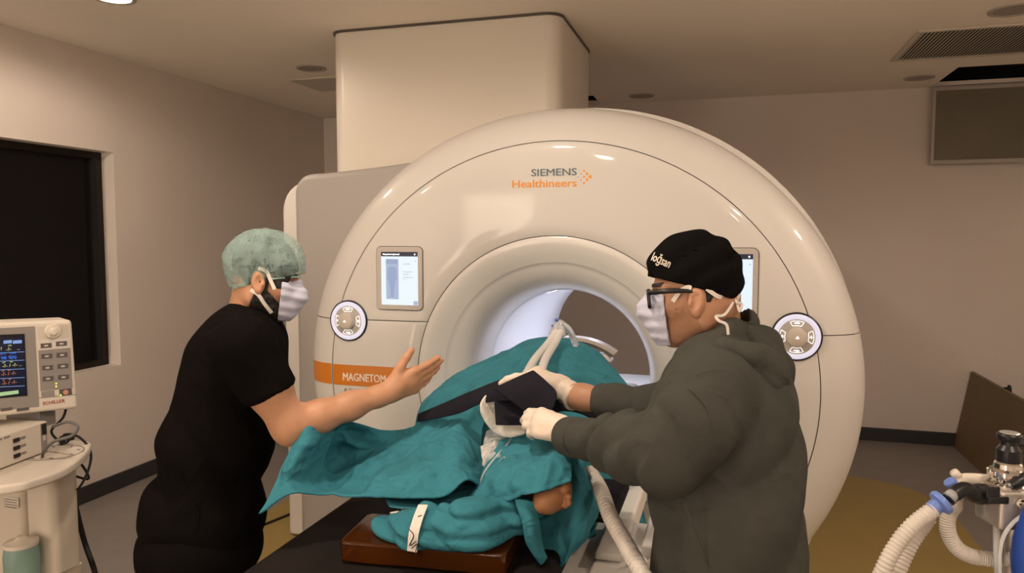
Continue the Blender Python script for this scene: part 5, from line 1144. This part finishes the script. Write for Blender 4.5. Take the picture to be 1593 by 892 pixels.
# shelf with rounded outer corner
sh = [UZ(px, py, .925)[:2] for px, py in ((-220, 775), (0, 756), (60, 744), (105, 727), (130, 708), (141, 693), (139, 687), (120, 685), (80, 686), (40, 700), (-220, 720))]
shp = catmull([np.append(p, 0) for p in sh]+[np.append(sh[0], 0)], 60)[:-1]
mb = MB(); mb.prism([(p[0], p[1]) for p in shp], .895, .925); o = mb.build('shelf', IV, cart); bm = bmesh.new(); bm.from_mesh(o.data); bmesh.ops.recalc_face_normals(bm, faces=bm.faces); bm.to_mesh(o.data); bm.free()
b = o.modifiers.new('b', 'BEVEL'); b.width = .009; b.segments = 3; b.limit_method = 'ANGLE'; b.angle_limit = math.radians(50); o.data.polygons.foreach_set('use_smooth', [True]*len(o.data.polygons)); o.modifiers.new('wn', 'WEIGHTED_NORMAL')
rc_ = UZ(82, 704, .926)
mb = MB(); V, Fc = grid(lambda u, v: (rc_[0]+(.085+.004*v)*math.cos(2*math.pi*u)*1.1, rc_[1]+(.085+.004*v)*math.sin(2*math.pi*u), .9262), 40, 2, True); pd('dial_print', V, Fc, GP, cart)
for k in range(8):
    a = k*.78; mb = MB(); x, y = rc_[0]+.072*math.cos(a)*1.1, rc_[1]+.072*math.sin(a); mb.box(x-.006, x+.006, y-.003, y+.003, .9255, .9265); mb.build('print_mark', GP, cart)
col0 = U(78, 760, MD+.02)
mb = MB(); mb.prism(rrect(col0[0]-.064, col0[0]+.058, col0[1]-.05, col0[1]+.07, .035, 6), .53, .893); mb.build('column', IV2, cart, auto=40)
col1 = U(22, 780, MD+.10)
mb = MB(); mb.prism(rrect(col1[0]-.35, col1[0]+.075, col1[1]-.03, col1[1]+.12, .03, 6), .30, .893); mb.build('rear_column', IV2, cart, auto=40)
mb = MB(); p = UY(6, 772, col1[1]-.03); q = UY(30, 790, col1[1]-.03); mb.box(p[0], q[0], col1[1]-.032, col1[1]-.0295, q[2], p[2]); lb = mb.build('rating_label', mat('label_paper', (.60, .56, .50), .6), cart)
for i in range(4): mb = MB(); zz = p[2]-.008-.009*i; mb.box(p[0]+.004, q[0]-.006-.004*(i % 2), col1[1]-.0328, col1[1]-.0318, zz-.002, zz); mb.build('label_line', DG, lb)
# sloping foot and base with castors
mb = MB(); mb.add([(col0[0]-.065, col0[1]-.05, .53), (col0[0]+.055, col0[1]-.05, .53), (col0[0]+.055, col0[1]+.07, .53), (col0[0]-.065, col0[1]+.07, .53), (col0[0]-.26, col0[1]-.10, .16), (col0[0]-.06, col0[1]-.10, .16), (col0[0]-.06, col0[1]+.10, .16), (col0[0]-.26, col0[1]+.10, .16)], [(0,1,2,3)[::-1], (4,5,6,7), (0,1,5,4)[::-1], (1,2,6,5)[::-1], (2,3,7,6)[::-1], (3,0,4,7)[::-1]]); o = mb.build('sloped_foot', IV, cart, bevel=.01)
bm = bmesh.new(); bm.from_mesh(o.data); bmesh.ops.recalc_face_normals(bm, faces=bm.faces); bm.to_mesh(o.data); bm.free()
mb = MB(); mb.prism(rrect(col0[0]-.55, col0[0]+.05, col0[1]-.22, col0[1]+.25, .06, 6), .09, .17); mb.build('base', IV2, cart, bevel=.012)
for x, y in ((-.48, -.15), (-.02, -.15), (-.48, .18), (-.02, .18)): mb = MB(); mb.cyl((col0[0]+x-.015, col0[1]+y, .045), (col0[0]+x+.015, col0[1]+y, .045), .045, n=20); mb.build('castor', BLACKM, cart, auto=40)
# recorder unit on the shelf below the monitor
ru = thing('recorder_unit', 'ivory module with dark sockets on the trolley shelf under monitor', 'medical module', (*U(30, 690, MD)[:2], .925))
rf = nrm(U(78, 650, MD-.02)-U(0, 690, MD-.22)); rf[2] = 0; rf = nrm(rf); rnn = np.array((rf[1], -rf[0], 0)); rnn = rnn if rnn@Fv < 0 else -rnn
rbase = UZ(76, 702, .928); cen = rbase-rf*.22-rnn*.11+np.array((0, 0, .052))
mb = MB(); mb.obox(cen, rf*.22, rnn*.11, (0, 0, .052)); mb.build('housing', IV, ru, bevel=.006)
fp = lambda a, z, o=0: rbase-rf*a+np.array((0, 0, z))+rnn*o
for a, z in ((.135, .075), (.135, .05), (.135, .025)):
    mb = MB(); mb.obox(fp(a, z, .001), rf*.012, rnn*.003, (0, 0, .006)); so = mb.build('socket', BLACK, ru); mb = MB(); mb.obox(fp(a-.028, z, .0005), rf*.010, rnn*.001, (0, 0, .004)); mb.build('socket_label', GP, so)
mb = MB(); mb.obox(fp(.02, .052, .001), rf*.012, rnn*.001, (0, 0, .048)); mb.build('side_strip', GP, ru)
mb = MB(); mb.obox(fp(.02, .08, .002), rf*.009, rnn*.003, (0, 0, .018)); mb.build('black_slot', BLACK, ru)
mb = MB(); mb.obox(fp(.02, .052, .002)+rf*.0, rf*.006, rnn*.0006, (0, 0, .010)); mb.build('slot_mark', IV2, ru)
for k in range(4): mb = MB(); mb.obox(fp(.17+.03*k, .094, .0005), rf*.011, rnn*.001, (0, 0, .003)); mb.build('vent_slot', GP, ru)
mb = MB(); nk = MO-m_n*.10-m_u*.17; mb.box(nk[0]-.10, nk[0]+.05, nk[1]-.02, nk[1]+.04, 1.0, nk[2]+.12); mb.build('monitor_bracket', GP, ru)
# cables
CBL = mat('grey_cable', (.13, .125, .12), .5)
tag(MB().tube(catmull([U(82, 664, MD-.02), U(105, 657, MD-.05), U(121, 664, MD-.08), U(112, 678, MD-.09), U(85, 687, MD-.08), U(70, 700, MD-.07), UZ(66, 710, .928)], 40), .005, 10).build('sensor_cable', CBL, smooth=True), 'grey cable looping from the recorder module onto the trolley shelf', 'cable')
tag(MB().tube(catmull([U(104, 630, MD+.10), U(98, 650, MD+.10), U(80, 672, MD+.08), U(100, 690, MD+.10), U(118, 678, MD+.11), U(140, 700, MD+.12), U(138, 730, MD+.10), U(120, 762, MD+.06), U(106, 745, MD+.07), U(122, 720, MD+.11), U(138, 745, MD+.12), U(112, 740, MD+.12)], 80), .0042, 8).build('power_cable', BLACKM, smooth=True), 'coiled black cables hanging behind the trolley shelf', 'cable')
tag(MB().tube(catmull([U(96, 680, MD+.12), U(106, 735, MD+.12), U(118, 790, MD+.14), U(132, 845, MD+.18), U(148, 892, MD+.22), UZ(160, 950, .01), UZ(190, 960, .01)], 40), [.0095]*40, 10).build('mains_cable', BLACKM, smooth=True), 'thick black cable dropping from the trolley to the floor', 'cable')
kb = U(107, 680, MD+.10); mb = MB(); mb.obox(kb, Rv*.016, Fv*.01, Uv*.012); mb.tube([kb-Rv*.012, kb-Rv*.03-Uv*.004], [.008, .006], 10); tag(mb.build('cable_clip', BLACK, bevel=.003), 'black plug behind the trolley shelf', 'plug')
# teal canister and white pipe low on the cart
can = thing('suction_canister', 'pale teal translucent canister at the foot of the trolley', 'canister', U(35, 890, MD-.02))
c0 = U(35, 890, MD-.06); CAN = mat('teal_canister', (.30, .46, .42), .25, trans=.4, ior=1.3)
mb = MB(); mb.lathe((c0[0], c0[1], c0[2]-.10), (0, 0, 1), [(.045, 0), (.05, .01), (.052, .16), (.048, .185), (.046, .19)], 28); mb.build('body', CAN, can, auto=40)
mb = MB(); mb.lathe((c0[0], c0[1], c0[2]+.09), (0, 0, 1), [(.05, 0), (.05, .012), (.02, .02), (.012, .03)], 28); mb.build('lid', IV, can, auto=40)
mb = MB(); mb.box(c0[0]-.06, c0[0]+.06, c0[1]-.06, c0[1]+.06, c0[2]-.115, c0[2]-.10); mb.build('holder', IV2, can, bevel=.003)
# ================================================================== GAS MIXER STAND (right)
VD = 1.22
vs = thing('ventilator_stand', 'metal breathing valve with black knob on a stand', 'medical valve', (*U(1575, 800, VD+.05)[:2], 0))
CHR = mat('brushed_metal', (.60, .55, .50), .42, metal=.7, bump=.05, bscale=200); CHR2 = mat('polished_metal', (.75, .72, .68), .12, metal=1)
X2 = lambda px, py, o=0.0: U(px, py, VD+o)
bc_ = X2(1575, 785, .03); vr = nrm(np.array((Rv[0], Rv[1], 0))); vf = nrm(np.array((Fv[0], Fv[1], 0))); vz = np.array((0, 0, 1.0))
mb = MB(); mb.obox(bc_, vr*.043, vf*.035, vz*.033); mb.build('valve_block', CHR, vs, bevel=.006, seg=3)
mb = MB(); mb.obox(X2(1545, 767, -.007), vr*.011, vf*.002, vz*.010); mb.build('black_bracket', BLACK, vs, bevel=.002)
mb = MB(); mb.obox(X2(1553, 779, -.007), vr*.017, vf*.0025, vz*.006); mb.build('black_bracket', BLACK, vs, bevel=.002)
kx = X2(1567, 755, .03)
mb = MB(); mb.lathe(kx, vz, [(.030, -.004), (.031, .004), (.024, .008), (.024, .014), (.028, .018), (.028, .026), (.022, .030), (.021, .038), (.017, .042)], 36); mb.build('collar', CHR2, vs, auto=35)
mb = MB()
for k in range(14):
    a = k*2*math.pi/14; mb.obox(kx+vz*.020+np.array((math.cos(a), math.sin(a), 0))*.0285, np.array((math.cos(a), math.sin(a), 0))*.002, np.array((-math.sin(a), math.cos(a), 0))*.003, vz*.005)
o = mb.build('grip_teeth', CHR2, vs); o['kind'] = 'stuff'
mb = MB(); mb.lathe(kx+vz*.040, vz, [(.018, 0), (.019, .004), (.019, .022), (.016, .026), (.013, .030), (.013, .036), (.018, .038), (.0195, .041), (.0195, .047), (.017, .050)], 32); mb.build('black_knob', BLACK, vs, auto=35)
mb = MB(); mb.lathe(kx+vz*.0905, vz, [(.0155, 0), (.014, .001)], 28); mb.build('knob_cap', mat('cap_disc', (.62, .60, .57), .3, metal=.6), vs)
mb = MB(); mb.cyl(kx+vz*.070, kx+vz*.070+vr*.06, .005, n=12); mb.build('side_lever', BLACK, vs, auto=40)
mb = MB(); mb.lathe(X2(1592, 786, -.012), -vf, [(.009, -.004), (.009, .004), (.007, .010), (.003, .012)], 18); mb.build('fitting', CHR2, vs, auto=40)
mb = MB(); mb.lathe(X2(1588, 748, .0), vr+vz*.5, [(.008, -.02), (.010, -.008), (.010, .01), (.006, .016)], 16); mb.build('black_fitting', BLACK, vs, auto=40)
mb = MB(); mb.tube(catmull([X2(1536, 770, .02), X2(1515, 768, .015), X2(1500, 762, .012), X2(1486, 768, .008), X2(1474, 779, .005)], 20), [.0155]*6+[.013]*5+[.0125]*5+[.011]*4, 16); mb.build('black_elbow', BLACK, vs, smooth=True)
MB().lathe(X2(1528, 769, .02), vr, [(.0165, -.010), (.0175, -.006), (.0175, .006), (.0165, .010)], 20).build('elbow_ring', BLACK, vs, auto=40)
MB().lathe(X2(1536, 768, .022), vr, [(.017, -.004), (.018, 0), (.017, .004)], 20).build('metal_ring', CHR2, vs, smooth=True)
# white arm behind
mb = MB(); mb.tube(catmull([X2(1540, 748, .06), X2(1515, 746, .06), X2(1498, 747, .06), X2(1490, 755, .055), X2(1487, 790, .05)], 16), .0105, 14); mb.build('white_arm', mat('white_port', (.66, .60, .52), .4), vs, smooth=True)
mb = MB(); mb.tube([X2(1496, 748, .06), X2(1484, 735, .055)], [.007, .0075], 14); mb.build('white_port', MATS['white_port'], vs, smooth=True)
mb = MB(); mb.tube([X2(1528, 740, .07), X2(1543, 742, .06)], [.005, .006], 10); mb.build('black_spigot', BLACK, vs, smooth=True)
BLUE2 = mat('blue_connector', (.16, .26, .66), .3, trans=.1)
cdir = nrm(X2(1452, 793)-X2(1476, 776))
mb = MB(); mb.lathe(X2(1465, 782, .003), cdir, [(.020, -.004), (.0215, 0), (.0205, .005), (.013, .008), (.012, .022)], 28); mb.build('blue_flange', BLUE2, vs, auto=40)
mb = MB(); mb.tube([X2(1476, 776, .004), X2(1484, 768, .006)], [.011, .010], 16); mb.build('clear_sleeve', CLR2, vs, smooth=True)
mb = MB(); mb.lathe(X2(1480, 753, .03), nrm(vr*.5-vz*.6), [(.010, -.006), (.011, 0), (.009, .006), (.005, .010)], 20); mb.build('blue_cap', BLUE2, vs, auto=40)
# stand pole and base
pp = X2(1577, 818, .05); mb = MB(); mb.cyl((pp[0], pp[1], .06), (pp[0], pp[1], pp[2]), .012, n=20); mb.build('pole', CHR, vs, auto=40)
mb = MB(); mb.cyl(X2(1550, 815, .02), X2(1552, 905, .02), .0055, n=12); mb.build('clear_drop_tube', CLR2, vs, smooth=True)
mb = MB(); mb.tube(catmull([X2(1594, 800, -.02), X2(1575, 815, -.02), X2(1560, 838, -.02), X2(1555, 870, -.02), X2(1556, 905, -.02)], 24), .0032, 10); mb.build('clear_line', CLR2, vs, smooth=True)
for k in range(5):
    a = k*2*math.pi/5+.3; e = np.array((pp[0]+.27*math.cos(a), pp[1]+.27*math.sin(a), .07)); mb = MB(); mb.tube([(pp[0], pp[1], .09), e], [.016, .011], 10); lg = mb.build('base_leg', BLACK, vs, auto=40)
    mb = MB(); mb.cyl(e+np.array((0, -.012, -.042)), e+np.array((0, .012, -.042)), .027, n=16); mb.build('castor', BLACKM, lg, auto=40)
# blue breathing bag
bg = thing('breathing_bag', 'bright blue rebreathing bag at the lower right edge', 'bag', X2(1607, 850, -.03))
mb = MB(); mb.lathe(X2(1607, 786, -.03), -vz, [(.010, 0), (.014, .01), (.020, .03), (.026, .06), (.028, .09), (.024, .13), (.014, .16), (.004, .17)], 28); mb.build('bag', mat('blue_bag', (.015, .06, .32), .4), bg, smooth=True)
mb = MB(); mb.lathe(X2(1607, 786, -.03), vz, [(.012, -.006), (.012, .02), (.010, .024)], 20); mb.build('neck', BLACK, bg, auto=40)
# corrugated hoses
CH = mat('white_corrugated', (.68, .63, .57), .35, trans=.12, ior=1.2)
corr('corrugated_hose', [X2(1452, 793, .003), X2(1420, 818, .0), X2(1395, 848, .0), X2(1375, 885, 0), X2(1355, 940, .02), X2(1340, 1010, .05)], .0128, CH, 44, 'left pale corrugated hose leaving the blue flange', amp=.09)
corr('corrugated_hose', [X2(1446, 806, .05), X2(1425, 835, .04), X2(1410, 862, .04), X2(1395, 900, .04), X2(1380, 960, .06), X2(1375, 1020, .08)], .0118, CH, 40, 'second pale corrugated hose hanging behind the left one', amp=.09)
corr('corrugated_hose', [X2(1487, 785, .05), X2(1475, 805, .05), X2(1476, 832, .05), X2(1492, 856, .05), X2(1520, 868, .05), X2(1560, 871, .04), X2(1600, 868, .02)], .0122, CH, 52, 'pale corrugated hose curving right towards the blue bag', amp=.09)
